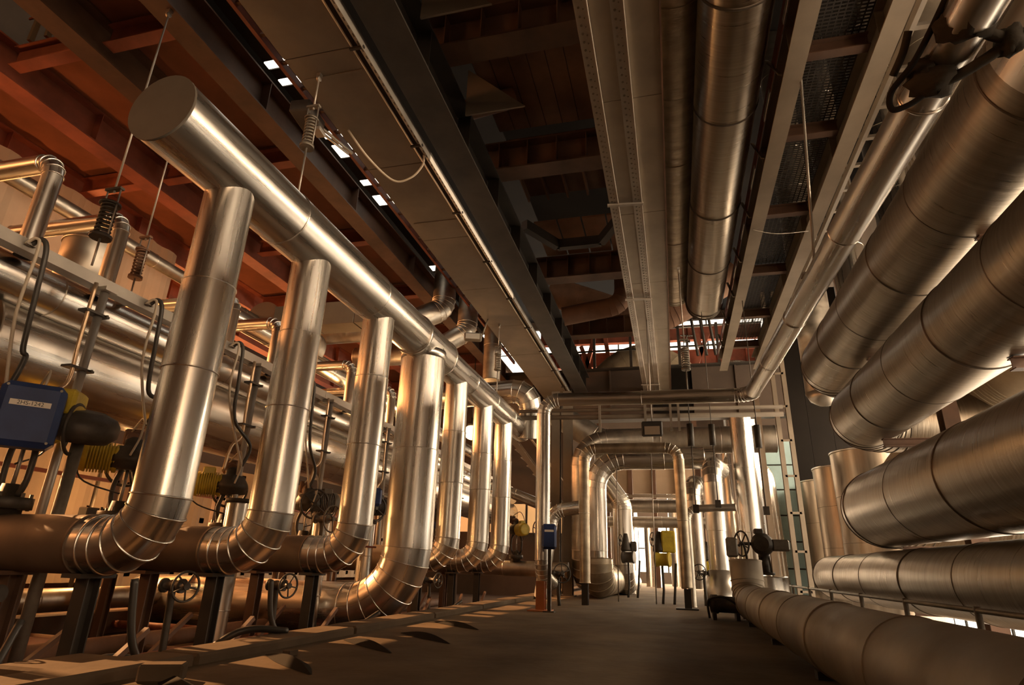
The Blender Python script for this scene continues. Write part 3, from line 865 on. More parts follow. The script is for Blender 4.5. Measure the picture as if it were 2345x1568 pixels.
def fill_lamp(label, x, y, z, power):  # added lamps, out of sight behind the drum, to brighten the left deck
    t = T('fill_lamp', label, 'lamp', (x, y, -.45), 'added fill lamps behind the drum')
    rod('pole', (x, y, -.44), (x, y, z - .1), .035, 'cast_iron', t, 10)
    B().box(x - .12, x + .12, y - .12, y + .12, -.45, -.43).obj('base_plate', 'cast_iron', t)
    B().lathe((x, y, z - .12), (0, 0, 1), [(.05, 0), (.11, .05), (.14, .06)], 16).obj('holder', 'cast_iron', t)
    B().lathe((x, y, z - .05), (0, 0, 1), [(.12, 0), (.13, .1), (.09, .2), (.02, .24)], 16).obj('bulb', 'lamp_glow', t)
    d = bpy.data.lights.new('lamp_light', 'SPOT'); d.energy = power; d.color = (1, .36, .10); d.shadow_soft_size = .15
    d.spot_size = math.radians(105); d.spot_blend = .6
    o = bpy.data.objects.new('lamp_light', d); o.location = (0, 0, z + .45 + .42)
    o.rotation_euler = V((-.45, .25, .85)).to_track_quat('-Z', 'Y').to_euler(); COL.objects.link(o); o.parent = t
fill_lamp('added orange fill lamp on a pole behind the drum, nearest one', -10.0, 4.4, 3.0, 340)
fill_lamp('added orange fill lamp on a pole behind the drum, middle one', -10.0, 8.8, 3.0, 320)
fill_lamp('added orange fill lamp on a pole behind the drum, farthest one', -10.0, 14.0, 3.0, 380)
# ducts dropping from the upper floor
cpipe('elbow_duct', 'copper-lit duct dropping from the upper floor and bending behind the header, left one', 'duct', [(-5.55, 13.6, 9.2), (-5.55, 13.6, 7.05), (-6.5, 12.9, 6.3), (-8.5, 12.9, 6.3)], 0.30, m='alu_dull', bend=.45, sec=1.3, gores=4)
cpipe('elbow_duct', 'dark duct dropping from the upper floor and bending behind the header, right one', 'duct', [(-5.35, 15.0, 9.4), (-5.35, 15.0, 6.95), (-6.3, 14.6, 6.2), (-8.5, 14.6, 6.2)], 0.28, m='alu_dull', bend=.45, sec=1.3, gores=4)
cpipe('elbow_duct', 'pale gored elbow duct above the far end of the header', 'duct', [(-6.6, 16.2, 5.35), (-3.72, 16.2, 5.5), (-3.85, 16.6, 4.2)], 0.33, m='alu', bend=.45, sec=1.2, gores=4, loc=(-4, 16.2, 4.4))
cpipe('elbow_duct', 'dusty vertical duct stub left of the pale gored elbow', 'duct', [(-5.0, 16.4, 5.9), (-5.0, 16.4, 8.0)], 0.26, m='alu_dull', sec=1.0)
# corrugated sheeting at the back of the upper left
t = T('wall_panel_left', '', '', (-11.2, 6, 3.6)); del t['label'], t['category']; t['kind'] = 'structure'
for s in range(9):
    ya = -2 + s * 3.1
    vs, fs = [], []
    n = 20
    for i in range(n + 1):
        yy = ya + 3.06 * i / n
        xx = -11.2 + (.05 if (i // 2) % 2 else 0)
        vs += [(xx, yy, 0.2 if s % 2 else -.4), (xx, yy, 2.9)]
    for i in range(n):
        fs.append((2 * i, 2 * i + 2, 2 * i + 3, 2 * i + 1))
    mk('corrugated_sheet', vs, fs, 'wall_panel', t)
    if s in (2, 3):
        mk('upper_corrugated_sheet', [(v[0], v[1], 5.4 if k % 2 == 0 else 7.5) for k, v in enumerate(vs)], fs, 'wall_panel', t)
for s in range(3):
    B().box(-11.35, -11.2, -2, 26, .3 + s * 1.2, .42 + s * 1.2).obj('sheeting_rail', 'red_steel', t)

# ================================================================ motor valves
def handwheel(b, c, axis, R_, r=0.014, spokes=4):
    c = V(c); d = V(axis).normalized(); a = d.orthogonal().normalized(); e = d.cross(a)
    b.tube([c + (a * math.cos(2 * PI * k / 28) + e * math.sin(2 * PI * k / 28)) * R_ for k in range(28)], r, 8, closed=True)
    for k in range(spokes):
        q = 2 * PI * k / spokes + .3
        b.cyl(c, c + (a * math.cos(q) + e * math.sin(q)) * R_, r * .75, seg=6)
    b.lathe(c - d * .03, d, [(.035, 0), (.035, .06)], 12)
    return b

def text_mesh(txt, size, c, right, up, m, parent, name='lettering'):
    cu = bpy.data.curves.new(name, 'FONT')
    cu.body = txt; cu.size = size; cu.align_x = 'CENTER'; cu.align_y = 'CENTER'; cu.extrude = 0.0008
    to = bpy.data.objects.new('tmp_text', cu); COL.objects.link(to)
    bpy.context.view_layer.update()
    me = bpy.data.meshes.new_from_object(to)
    bpy.data.objects.remove(to)
    r = V(right).normalized(); u = V(up).normalized(); n = r.cross(u)
    vs = [V(c) + r * v.co.x + u * v.co.y + n * v.co.z for v in me.vertices]
    fs = [tuple(p.vertices) for p in me.polygons]
    return mk(name, vs, fs, m, parent)

def control_box(t, c, sx, sy, sz, rot, plate=None, m='blue_box', txt=None):
    bx = rb(B(), c, sx, sy, sz, rot, min(.05, sx * .14)).obj('control_box', m, t)
    n = V((math.sin(rot), -math.cos(rot), 0)); r = V((math.cos(rot), math.sin(rot), 0))
    if plate:
        pc = V(c) + n * (sy / 2 + .002) + V((0, 0, sz * plate))
        rb(B(), pc, sx * .62, .006, sz * .085, rot).obj('name_plate', 'white_plate', bx)
        if txt:
            text_mesh(txt, sz * .085, pc + n * .0045, r, (0, 0, 1), 'black_ink', bx)
    for s in (-1, 1):
        for k in (-1, 1):
            q = V(c) + n * (sy / 2 - .004) + r * s * sx * .40 + V((0, 0, k * sz * .42))
            B().cyl(q, q + n * .012, .012, seg=8).obj('screw', 'cast_grey', bx)
    return bx

def motor_valve(label, x, y, z0, h=0.78, col='yellow', motor_dir=(0.75, -0.6, 0.1), box=None, wheel=True, group='motor valves on the branches', boxcol='blue_box', txt=None, stack=True):
    t = T('motor_valve', label, 'valve', (x, y, z0), group)
    B().lathe((x, y, z0 - .06), (0, 0, 1), [(.13, 0), (.13, .10), (.20, .10), (.20, .15), (.20, .16), (.20, .20), (.10, .20), (.08, .32), (.05, .32)], 18).obj('bonnet', 'cast_iron', t)
    for k in range(6):
        a = 2 * PI * k / 6
        B().cyl((x + .165 * math.cos(a), y + .165 * math.sin(a), z0 + .03), (x + .165 * math.cos(a), y + .165 * math.sin(a), z0 + .18), .016, seg=6).obj('bolt', 'cast_grey', t)
    for s in (-1, 1):
        b = B().tube(smooth_path([(x + s * .10, y, z0 + .16), (x + s * .15, y, z0 + .3), (x + s * .15, y, z0 + h - .15), (x + s * .09, y, z0 + h)], 4), .028, 8)
        b.obj('yoke_arm', 'cast_iron', t)
    B().cyl((x, y, z0 + .2), (x, y, z0 + h), .018, seg=8).obj('stem', 'galv', t)
    md = V(motor_dir).normalized()
    c = V((x, y, z0 + h + .12))
    B().lathe(c - V((0, 0, .13)), (0, 0, 1), [(.13, 0), (.22, .02), (.22, .08), (.24, .09), (.24, .14), (.20, .21), (.17, .27), (.10, .29), (.10, .36), (.05, .4)], 20).obj('gearbox', 'cast_iron', t)
    prof = [(.04, .12), (.165, .12), (.165, .16)]
    for k in range(9):
        q = .17 + k * .030
        prof += [(.145, q), (.145, q + .014), (.178, q + .014), (.178, q + .028)]
    prof += [(.17, .46), (.17, .50), (.13, .54), (.03, .54)]
    mo = B().lathe(c, md, prof, 22).obj('motor', col, t)
    B().lathe(c + md * .08, md, [(.09, 0), (.09, .05)], 16).obj('adaptor', 'cast_iron', t)
    q = c + md * .32 + V((0, 0, .19))
    rb(B(), q, .17, .15, .11, math.atan2(md.y, md.x), .015).obj('terminal_box', col, mo)
    if wheel:
        sd = md.cross(V((0, 0, 1))).normalized()
        wc = c + sd * .36 - V((0, 0, .03))
        b = handwheel(B(), wc, sd, .24, .018)
        b.cyl(c, wc, .03, seg=10)
        b.obj('handwheel', 'cast_iron', t)
    if box:
        dx, dy, dz, sx, sy, sz, rot, plate = box
        control_box(t, (x + dx, y + dy, z0 + h + dz), sx, sy, sz, rot, plate, boxcol, txt)
    if stack:
        b = B().lathe(c + V((-.12, .1, .24)), (.6, -.7, .1), [(.03, -.05), (.085, -.05), (.085, .0)] + [(.078 + .007 * (k % 2), .012 * (k + 1)) for k in range(10)] + [(.06, .14), (.06, .2)], 16)
        b.obj('limit_switch', 'rust_plate', t)
        rb(B(), c + V((-.2, .16, .3)), .2, .16, .2, .6, .02).obj('switch_case', 'rust_plate', t)
        B().tube(smooth_path([c + V((-.2, .1, .35)), c + V((.1, -.05, .5)), c + V((.28, -.2, .25)), c + V((.3, -.3, .0))], 6), .012, 6).obj('cable', 'cable_pale', t)
        B().tube(smooth_path([c + md * .4 + V((0, 0, .12)), c + md * .5 + V((0, 0, .1)), c + md * .45 + V((0, 0, -.25)), c + V((.02, -.05, -.4))], 6), .010, 6).obj('cable', 'hose', t)
    return t
v1 = motor_valve('valve drive with a big blue control box lettered on a white plate', -5.9, 4.33, 1.06, .72, 'yellow', (-.5, .8, .1), box=(.34, -.30, .10, .48, .26, .57, .86, .16), txt='2HS-1242', stack=True)
rb(B(), (-5.72, 4.42, 2.10), .34, .3, .26, .5, .03).obj('yellow_case', 'yellow', v1)
B().lathe((-5.62, 4.62, 1.80), (.25, -.15, 1), [(.05, -.02), (.24, -.02), (.31, .05), (.31, .16), (.27, .22), (.15, .27), (.05, .27)], 26).obj('gear_drum', 'cast_iron', v1)
B().cyl((-5.64, 4.62, -.4), (-5.62, 4.62, 1.8), .055, seg=12).obj('support_tube', 'cast_grey', v1)
motor_valve('yellow finned motor valve left of the nearest riser', -6.25, 5.85, 1.06, .62, 'yellow', (-.68, -.73, 0))
motor_valve('yellow motor valve between the first and second risers', -6.3, 7.72, 1.06, .55, 'yellow', (-.77, -.63, 0), box=(.40, .45, .2, .16, .12, .2, .6, None), boxcol='yellow')
motor_valve('dark motor valve with hanging cables between the second and third risers', -6.2, 9.62, .95, .60, 'cast_grey', (.6, .75, .1))
motor_valve('motor valve with a small blue box between the third and fourth risers', -6.2, 11.75, 1.06, .62, 'cast_iron', (.4, .8, .1), box=(.3, -.3, .30, .34, .2, .36, .75, None))
motor_valve('motor valve behind the fifth riser', -6.1, 13.6, 1.06, .62, 'yellow', (.6, -.7, .1))
motor_valve('motor valve behind the sixth riser with a blue box', -6.1, 15.4, 1.06, .62, 'cast_iron', (.6, -.7, .1), box=(.3, -.3, .1, .34, .2, .4, .75, None))
# slim upright cylinders and hand valves between the drives
for i, (x, y, z1, nm) in enumerate(((-5.55, 7.0, 1.42, 'between the first two risers'), (-5.5, 9.0, 1.4, 'between the second and third risers'), (-5.5, 10.6, 1.4, 'between the third and fourth risers'))):
    t = T('condensate_pot', 'small upright clad pot on a red ring flange ' + nm, 'pot', (x, y, -.45), 'condensate pots')
    clad(t, [(x, y, -.43), (x, y, z1)], .13, m='alu', sec=.7, seg=24)
    B().lathe((x, y, .98), (0, 0, 1), [(.13, 0), (.19, 0), (.19, .03), (.13, .03)], 20, cap=False).obj('flange', 'red_steel', t)
    B().lathe((x, y, z1), (0, 0, 1), [(.16, 0), (.16, .05), (.05, .05)], 20).obj('lid', 'cast_iron', t)
def hand_valve(label, x, y, z, R_=.14, m='cast_iron', z_floor=-.45, d=(1, -.6, .2), group='hand valves'):
    t = T('hand_valve', label, 'valve', (x, y, z_floor), group)
    b = B().lathe((x - .12, y, z), (1, 0, 0), [(.07, 0), (.07, .03), (.04, .03), (.06, .12), (.04, .21), (.07, .21), (.07, .24)], 14)
    b.obj('body', m, t)
    dd = V(d).normalized()
    B().cyl((x, y, z), V((x, y, z)) + dd * .22, .018, seg=8).obj('stem', 'galv', t)
    handwheel(B(), V((x, y, z)) + dd * .22, dd, R_, .012, 5).obj('handwheel', m, t)
    B().tube(smooth_path([(x, y, z - .05), (x, y + .02, z - .3), (x + .02, y + .03, z_floor + .02)], 5), .035, 8).obj('drain_pipe', m, t)
    return t
hand_valve('black hand valve low under the branch of the second riser', -4.95, 5.5, .46, d=(1, -.3, 0))
hand_valve('black hand valve low under the branch of the third riser', -4.95, 7.25, .43, d=(1, -.3, 0))
hand_valve('black hand valve low under the blue control box', -5.35, 4.0, .42, .1, d=(.6, -.8, 0))
hand_valve('hand valve with an upright wheel between the second and third risers', -5.35, 8.75, 1.35, .2, d=(1, -.2, 0), m='cast_grey')
hand_valve('low hand valve under the branch of the fifth riser', -4.95, 10.6, .40, d=(1, -.3, 0))
hand_valve('low hand valve under the branch of the sixth riser', -4.95, 12.5, .42, d=(1, -.3, 0))
# racks of switchgear and pale panels behind the drives
for i, (y0, nm) in enumerate(((3.4, 'nearest'), (5.6, 'second'), (7.8, 'third'), (10.0, 'fourth'), (12.2, 'fifth'), (14.4, 'farthest'))):
    t = T('switch_rack', '%s red-framed switchgear rack behind the valve drives' % nm, 'rack', (-8.3, y0 + 1, -.45), 'switchgear racks')
    for yy in (y0, y0 + 1.95):
        B().box(-8.3, -8.22, yy, yy + .08, -.45, 2.2).obj('upright', 'brown_steel', t)
    for zz in (.55, .95, 1.75):
        B().box(-8.28, -8.22, y0, y0 + 2.0, zz, zz + .05).obj('rail', 'red_steel', t)
    rr = random.Random(i + 3)
    yy = y0 + .1
    while yy < y0 + 1.7:
        w_ = rr.uniform(.22, .5)
        z0_ = rr.choice((.6, 1.0, 1.0)); h_ = rr.uniform(.3, .7)
        B().box(-8.5, -8.32, yy, yy + w_, z0_, z0_ + h_, .015).obj('cabinet', rr.choice(('dark_steel', 'wall_panel', 'dark_steel', 'concrete_pale', 'cast_iron')), t)
        yy += w_ + rr.uniform(.03, .14)
# black hoses from the platform edge
for i, (y0, y1, z1, nm) in enumerate(((3.98, 4.15, 2.2, 'first'), (5.5, 5.8, 2.2, 'second'), (7.05, 7.6, 2.0, 'third'), (9.0, 9.4, 1.9, 'fourth'))):
    t = T('black_hose', '%s black hose hanging from the platform edge, from the left' % nm, 'hose', (XP + .08, y0, z1), 'black hoses on the platform edge')
    B().tube(smooth_path([(XP + .02, y0, 3.66), (XP + .10, y0 + .02, 3.74), (XP + .16, y0 + .06, 3.64), (XP + .16, y0 + .10, 3.2), (XP + .2, y0 + .12, 2.6), (XP + .2, y1, z1 + .3), (XP + .12, y1, z1)], 6), .026, 10).obj('hose', 'hose', t)
    B().tube(smooth_path([(XP + .02, y0 - .05, 3.66), (XP + .11, y0 - .03, 3.72), (XP + .14, y0 + .0, 3.6), (XP + .14, y0 + .0, 2.9), (XP + .16, y1 - .06, z1)], 6), .016, 8).obj('thin_hose', 'cable_pale', t)
    B().box(XP - .01, XP + .05, y0 - .06, y0 + .04, 3.655, 3.675).obj('clip', 'galv', t)
# ---------------------------------------------------------------- trench clutter
ordp = ordn
for i, (p0, p1, r, m_, nm) in enumerate((((-5.5, 1, -.30), (-5.5, 17, -.30), .07, 'red_steel', 'red pipe along the trench floor'),
        ((-6.4, 1, -.25), (-6.4, 17, -.25), .10, 'rust_plate', 'rusty pipe along the trench floor behind the red one'),
        ((-8.6, 1, .1), (-8.6, 20, .1), .16, 'alu_dull', 'dull clad pipe deep in the trench'),
        ((-4.3, 6.7, -.33), (-9, 6.9, -.31), .045, 'rust_plate', 'thin rusty pipe across the trench under the second branch'),
        ((-4.2, 5.05, -.33), (-9, 4.9, -.32), .05, 'red_steel', 'thin red pipe across the trench under the first branch'),
        ((-4.2, 8.5, -.3), (-9, 8.6, -.3), .05, 'red_steel', 'thin red pipe across the trench under the third branch'))):
    t = T('trench_pipe', nm, 'pipe', ((p0[0] + p1[0]) / 2, (p0[1] + p1[1]) / 2, p0[2] - r))
    clad(t, [p0, p1], r, m=m_, sec=3.0, seg=16, bm=m_, bh=.01)
for i, (x, y) in enumerate(((-4.35, 3.2), (-6.6, 3.0), (-7.4, 5.0), (-6.9, 6.6), (-6.9, 8.4), (-7.0, 10.4), (-5.2, 10.3), (-5.2, 12.2), (-5.3, 14.2))):
    s = T('pipe_stand', 'rusty trench stand with a red brace, %s from the near end' % ordn[i], 'pipe stand', (x, y, -.45), 'rusty stands in the trench')
    B().prism(I_prof(.10, .10, .01), (x, y - .05, -.44), (x, y - .05, .5), up=(0, 1, 0)).obj('post', 'brown_steel', s)
    B().box(x - .1, x + .1, y - .1, y + .1, -.45, -.435).obj('base_plate', 'brown_steel', s)
    B().bar((x + .02, y, -.38), (x + .75, y + .3, -.38), .05).obj('foot_brace', 'red_steel', s)
for i, (x0, x1, y0, y1, z1, m_, nm) in enumerate(((-4.45, -3.82, 3.5, 4.15, .03, 'concrete_pale', 'low concrete plinth at the near corner of the trench'),
        (-5.0, -4.1, 1.6, 3.2, -.12, 'concrete', 'flat concrete slab at the bottom left corner'),
        (-7.6, -6.6, 3.4, 6.2, -.2, 'red_steel', 'red steel cover plate in the trench under the blue box'),
        (-5.1, -4.3, 5.9, 7.2, -.32, 'rust_plate', 'rusty cover plate in the trench under the second branch'),
        (-10.5, -8.7, 3.4, 16, -.1, 'brown_steel', 'long low rusty bench at the back of the trench'))):
    o = B().box(x0, x1, y0, y1, -.45, z1, .02).obj('plinth', m_)
    tag(o, nm, 'plinth')
for i, pts in enumerate((((-5.9, 2.6, .2), (-5.5, 3.2, -.28), (-5.2, 3.9, -.36), (-5.3, 4.3, .2)), ((-5.0, 3.6, -.3), (-4.9, 4.3, -.28), (-4.95, 4.9, -.12), (-4.7, 5.4, -.25)), ((-4.55, 4.6, .55), (-4.5, 4.7, .0), (-4.4, 5.0, -.25), (-3.95, 5.3, .1), (-3.7, 5.7, .09)), ((-4.8, 6.9, .5), (-4.75, 7.0, .0), (-4.6, 7.4, -.25), (-4.2, 7.9, -.1), (-4.0, 8.3, .09)), ((-4.8, 10.4, .5), (-4.75, 10.5, .0), (-4.6, 10.9, -.25), (-4.2, 11.4, -.1), (-4.0, 11.8, .09)))):
    o = B().tube(smooth_path(pts, 8), .032, 10).obj('trench_hose', 'hose')
    tag(o, ('black hose curling up at the far left of the trench', 'black hose lying in the trench under the first branch', 'black hose curving down to the kerb beside the first elbow', 'black hose curving down to the kerb beside the third elbow', 'black hose curving down to the kerb beside the fifth elbow')[i], 'hose')
# dark crescents for shadows and loose strips, and chunks, beside the kerb
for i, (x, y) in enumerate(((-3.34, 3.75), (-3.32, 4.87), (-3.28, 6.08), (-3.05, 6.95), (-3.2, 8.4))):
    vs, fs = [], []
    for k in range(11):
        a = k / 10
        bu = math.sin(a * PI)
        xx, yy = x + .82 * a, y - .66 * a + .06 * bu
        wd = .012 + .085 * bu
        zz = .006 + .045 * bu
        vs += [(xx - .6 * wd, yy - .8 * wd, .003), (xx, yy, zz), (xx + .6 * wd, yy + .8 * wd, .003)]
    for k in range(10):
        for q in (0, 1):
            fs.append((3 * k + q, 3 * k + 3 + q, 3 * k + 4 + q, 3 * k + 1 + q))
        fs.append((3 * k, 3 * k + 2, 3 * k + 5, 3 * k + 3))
    o = mk('shadow_strip', vs, fs, 'rubber', None)  # dark matt crescent stands in for a shadow on the floor
    tag(o, '%s dark crescent for shadow and strip on the floor beside the kerb, from the near end' % ordn[i], 'strip', 'shadow strips by the kerb')
for i, (x, y, s) in enumerate(((-3.2, 3.62, .13), (-3.12, 4.9, .06))):
    o = rb(B(), (x, y, s * .4), s * 2, s * 1.2, s * .8, .5 + i, s * .1).obj('concrete_chunk', 'concrete_pale')
    tag(o, ('larger broken concrete chunk on the floor at lower left', 'small concrete chunk beside the kerb')[i], 'chunk')
# ================================================================ middle distance and far end
def col_pipe(label, pts, r, **k):
    kk = dict(m='alu', sec=1.5, bend=.5, gores=5, seg=32)
    kk.update(k)
    return cpipe('process_pipe', label, 'pipe', pts, r, **kk)
t = col_pipe('thin goalpost-shaped pipe standing across the walkway', [(-1.95, 14.1, .45), (-1.95, 14.1, 3.38), (.2, 14.1, 3.38), (.2, 14.1, .42)], .115, bend=.28, sec=1.1, m='foil_wrap')
s = T('pipe_stand', 'black steel foot under the right leg of the goalpost pipe', 'pipe stand', (.2, 14.1, 0))
B().prism(I_prof(.14, .14, .014), (.2, 14.03, 0), (.2, 14.03, .40), up=(0, 1, 0)).obj('post', 'dark_steel', s)
B().box(-.05, .4, 13.9, 14.3, 0, .03).obj('base_plate', 'dark_steel', s)
s = T('pipe_stand', 'short steel foot under the left leg of the goalpost pipe', 'pipe stand', (-1.95, 14.1, 0))
B().prism(I_prof(.14, .14, .014), (-1.95, 14.03, 0), (-1.95, 14.03, .45), up=(0, 1, 0)).obj('post', 'dark_steel', s)
col_pipe('fat bright pipe rising from the floor and arching right behind the goalpost', [(-1.75, 26, .40), (-2.03, 17, .40), (-2.03, 17, 3.62), (.9, 17, 3.62)], .29, bend=.8, gores=7, sec=1.3)
col_pipe('crumpled foil-wrapped floor bend at the foot of the bright arching pipe', [(-2.03, 17, 1.0), (-2.03, 17, .44), (-1.8, 24.5, .44)], .42, bend=.44, m='foil_wrap', bm='foil_wrap', sec=.8)
col_pipe('fat dull pipe rising left of the bright arching pipe', [(-2.45, 26, .42), (-2.55, 17.7, .42), (-2.55, 17.7, 4.3), (-.5, 18.2, 4.4)], .27, bend=.8, gores=6, m='alu_dull')
col_pipe('fat pipe slanting down to the right beyond the bright arch', [(-2.4, 20, 3.9), (-1.55, 20, 2.7), (-1.55, 20, .3), (-1.55, 24, .3)], .3, bend=.6)
col_pipe('upright pipe beyond the slanting pipe, carrying a dark round drive', [(-1.9, 21.5, 3.2), (-1.55, 21.5, 2.0), (-1.55, 21.5, 0)], .24, bend=.5)
col_pipe('big dusty duct crossing the hall below the plate girder', [(-3.6, 19.6, 5.6), (-2.2, 19.8, 4.66), (3.2, 19.8, 4.66)], .42, m='alu_dull', bend=.9, sec=1.6)
col_pipe('bright level pipe crossing below the dusty duct', [(-2.2, 18.6, 3.95), (1.3, 18.6, 3.95)], .19, sec=1.0)
col_pipe('upper of the two level pipes at the far end of the walkway', [(-4, 24, 3.02), (1.2, 24, 3.02)], .24, m='alu_dull')
col_pipe('lower of the two level pipes at the far end of the walkway', [(-4, 24.3, 2.45), (1.2, 24.3, 2.45)], .20, m='alu_dull')
for i, (x, y, r, z1) in enumerate(((-1.02, 32, .42, 2.9), (-2.0, 31, .3, 3.6), (.2, 34, .45, 4.6), (1.6, 28.4, .45, 5.5), (2.4, 27, .4, 6))):
    col_pipe('%s overexposed upright tank pipe at the far end, from the left' % ('second first third fourth fifth'.split()[i]), [(x, y, 0), (x, y, z1)], r, group='far upright pipes')
t = col_pipe('thick bright upright pipe right of the walkway, in front of the blue panels', [(2.66, 23.2, .5), (2.56, 23.2, 8.2)], .56, sec=1.9, seg=44, loc=(2.66, 23.2, 0))
B().lathe((2.66, 23.2, 0), (0, 0, 1), [(.4, 0), (.4, .5)], 24).obj('foot', 'cast_iron', t)
t = col_pipe('slimmer upright pipe with a flared foot left of the thick upright pipe', [(1.02, 16.2, .75), (1.02, 16.2, 3.3), (1.4, 18.4, 3.5)], .24, sec=1.3)
B().lathe((1.02, 16.2, .0), (0, 0, 1), [(.42, 0), (.42, .25), (.40, .4), (.26, .8), (.24, .8)], 28).obj('flared_foot', 'alu', t)
col_pipe('bright crook-shaped pipe bending back beside the goalpost', [(.52, 17, .35), (.52, 17, 2.95), (.95, 18.6, 3.05)], .235, bend=.5, gores=6)
col_pipe('thin curved pipe crossing in front of the upright pipes at right', [(.32, 15.2, 0.0), (.32, 15.2, 2.13), (1.42, 15.2, 2.17)], .085, bend=.25, m='alu_dull')
col_pipe('arched pipe curving down behind the thick upright pipe', [(2.1, 24.7, 5.0), (3.5, 24.7, 4.5), (3.62, 24.7, 0)], .3, bend=.8, gores=7)
col_pipe('second bright upright pipe hidden behind the thick one', [(2.05, 18.2, 0), (2.05, 18.2, 5)], .3)
col_pipe('pale crooked pipe beside the twin steel columns', [(-3.3, 15.8, 0), (-3.0, 15.8, 2.1), (-2.3, 15.8, 2.2)], .17, bend=.35)
# twin columns and stair tower
for i, x in enumerate((-3.32, -2.96)):
    c = T('steel_column', '%s of the twin dark steel columns beyond the header end' % ('left', 'right')[i], 'column', (x, 18, 0), 'twin columns')
    B().prism(I_prof(.26, .26, .02), (x, 17.87, 0), (x, 17.87, 5.9), up=(0, 1, 0)).obj('section', 'tray_under', c)
    B().box(x - .2, x + .2, 17.8, 18.2, 0, .03).obj('base_plate', 'tray_under', c)
t = T('ship_ladder', 'steep steel ladder stair between the header end and the twin columns', 'ladder', (-4.2, 19, 0))
for s in (-1, 1):
    B().bar((-4.9, 19 + s * .35, 4.6), (-3.3, 19 + s * .35, 2.5), .03, .16).obj('stringer', 'tray_under', t)
    B().tube([(-4.9, 19 + s * .35, 5.4), (-3.3, 19 + s * .35, 3.3), (-3.3, 19 + s * .35, 2.5)], .02, 6).obj('handrail', 'galv', t)
for k in range(8):
    q = k / 8
    B().box(-4.9 + 1.6 * q - .1, -4.9 + 1.6 * q + .1, 18.68, 19.32, 4.5 - 2.1 * q, 4.53 - 2.1 * q).obj('tread', 'galv', t)
for s in (-1, 1):
    rod('leg', (-3.35, 19 + s * .35, 0), (-3.35, 19 + s * .35, 2.5), .04, 'tray_under', t)
# conduits under the girder and their hangers
t = T('conduit_run', 'pair of level conduits crossing the hall just below the bent pipe', 'conduit', (0, 15.9, 4.5))
for zz, r in ((4.72, .05), (4.53, .065)):
    B().tube([(-4.0, 16, zz + .1), (2.85, 16, zz)], r, 10).obj('conduit', 'tray_under', t)
for x in (-1.75, -.55, .1, .3):
    B().box(x - .03, x + .03, 15.85, 15.93, 4.15, 4.95).obj('hanger_strap', 'tray_under', t)
t = T('floodlight', 'dark floodlight hanging above the goalpost pipe', 'floodlight', (-.36, 14.6, 3.75))
rb(B(), (-.36, 14.7, 3.95), .5, .14, .36, 0, .03).obj('housing', 'dark_steel', t)
B().box(-.54, -.18, 14.62, 14.635, 3.8, 4.0).obj('lens', 'wall_panel', t)
rod('drop_rod', (-.36, 14.7, 4.1), (-.36, 14.7, ZT), .015, 'galv', t)
t = T('floodlight', 'floodlight with glass front hung left of the far cable duct end', 'floodlight', (-4.75, 13.8, 6.1))
rb(B(), (-4.75, 13.8, 6.28), .46, .2, .2, .3, .03).obj('housing', 'cast_grey', t)
rb(B(), (-4.72, 13.68, 6.26), .36, .02, .14, .3).obj('lens', 'galv_bright', t)
rod('bracket', (-4.55, 13.9, 6.3), (-4.4, 13.9, ZT), .02, 'cast_grey', t)
# panelled mezzanine wall at the far end
t = T('panel_wall', 'row of tan wall panels with dark posts above the far walkway', 'panel wall', (-1, 30, 4.1))
for i in range(7):
    x = -5.2 + i * 1.1
    B().box(x + .12, x + 1.06, 30, 30.06, 4.15, 5.4).obj('panel', 'wall_panel', t)
    B().box(x - .1, x + .1, 29.9, 30.1, 0, 5.6).obj('post', 'brown_steel', t)
B().box(-5.3, 2.6, 29.85, 30.1, 5.4, 5.6).obj('top_rail', 'tray_under', t)
B().box(-5.3, 2.6, 29.85, 30.1, 3.95, 4.1).obj('bottom_rail', 'tray_under', t)
# upper daylight bay: red trusses, pale duct bend, rails
for i, (p0, p1, nm) in enumerate((((-6, 28, 11.2), (4.5, 28, 11.0), 'upper red beam in the daylit upper bay'), ((-6, 29, 10.3), (4.5, 29, 10.1), 'lower red beam in the daylit upper bay'))):
    ibeam('truss_beam', nm, p0, p1, .3, .75, .04, 'red_steel', 8)
for i, (p0, p1) in enumerate((((-3.9, 27.8, 9.0), (-3.2, 27.8, 11.6)), ((-3.2, 27.8, 9.0), (-3.9, 27.8, 11)), ((1.1, 27.8, 8.8), (2.1, 27.8, 11.3)), ((2.1, 27.8, 8.8), (1.6, 27.8, 11.3)), ((-2.4, 27.8, 8.8), (-2.7, 27.8, 11.4)))):
    o = B().bar(p0, p1, .2, .2).obj('truss_brace', 'red_steel')
    tag(o, '%s red diagonal brace in the daylit upper bay, from the left' % ordn[i], 'brace', 'red braces in the upper bay')
t = col_pipe('huge pale gored duct bend in the daylit upper bay', [(-3.0, 26.2, 8.0), (-.9, 26.2, 9.9), (1.2, 26.2, 8.0)], .95, bend=1.6, m='insulation', gores=5, bm='insulation')
for x in (-2.9, 1.1):
    B().prism(I_prof(.2, .2, .02), (x, 26.1, 0), (x, 26.1, 8.1), up=(0, 1, 0)).obj('support_leg', 'brown_steel', t)
t = T('upper_rail', 'dark guard rail on top of the deep plate girder', 'rail', (-1, 22.2, 7.86))
for x in (-3.5, -2.6, -1.2, .6, 2.0):
    B().box(x - .05, x + .05, 22.15, 22.25, 7.86, 9.6).obj('post', 'dark_steel', t)
B().tube([(-4.5, 22.2, 8.7), (3.6, 22.2, 8.7)], .03, 6).obj('rail', 'dark_steel', t)
B().tube([(-4.5, 22.2, 9.5), (3.6, 22.2, 9.5)], .04, 6).obj('rail', 'dark_steel', t)
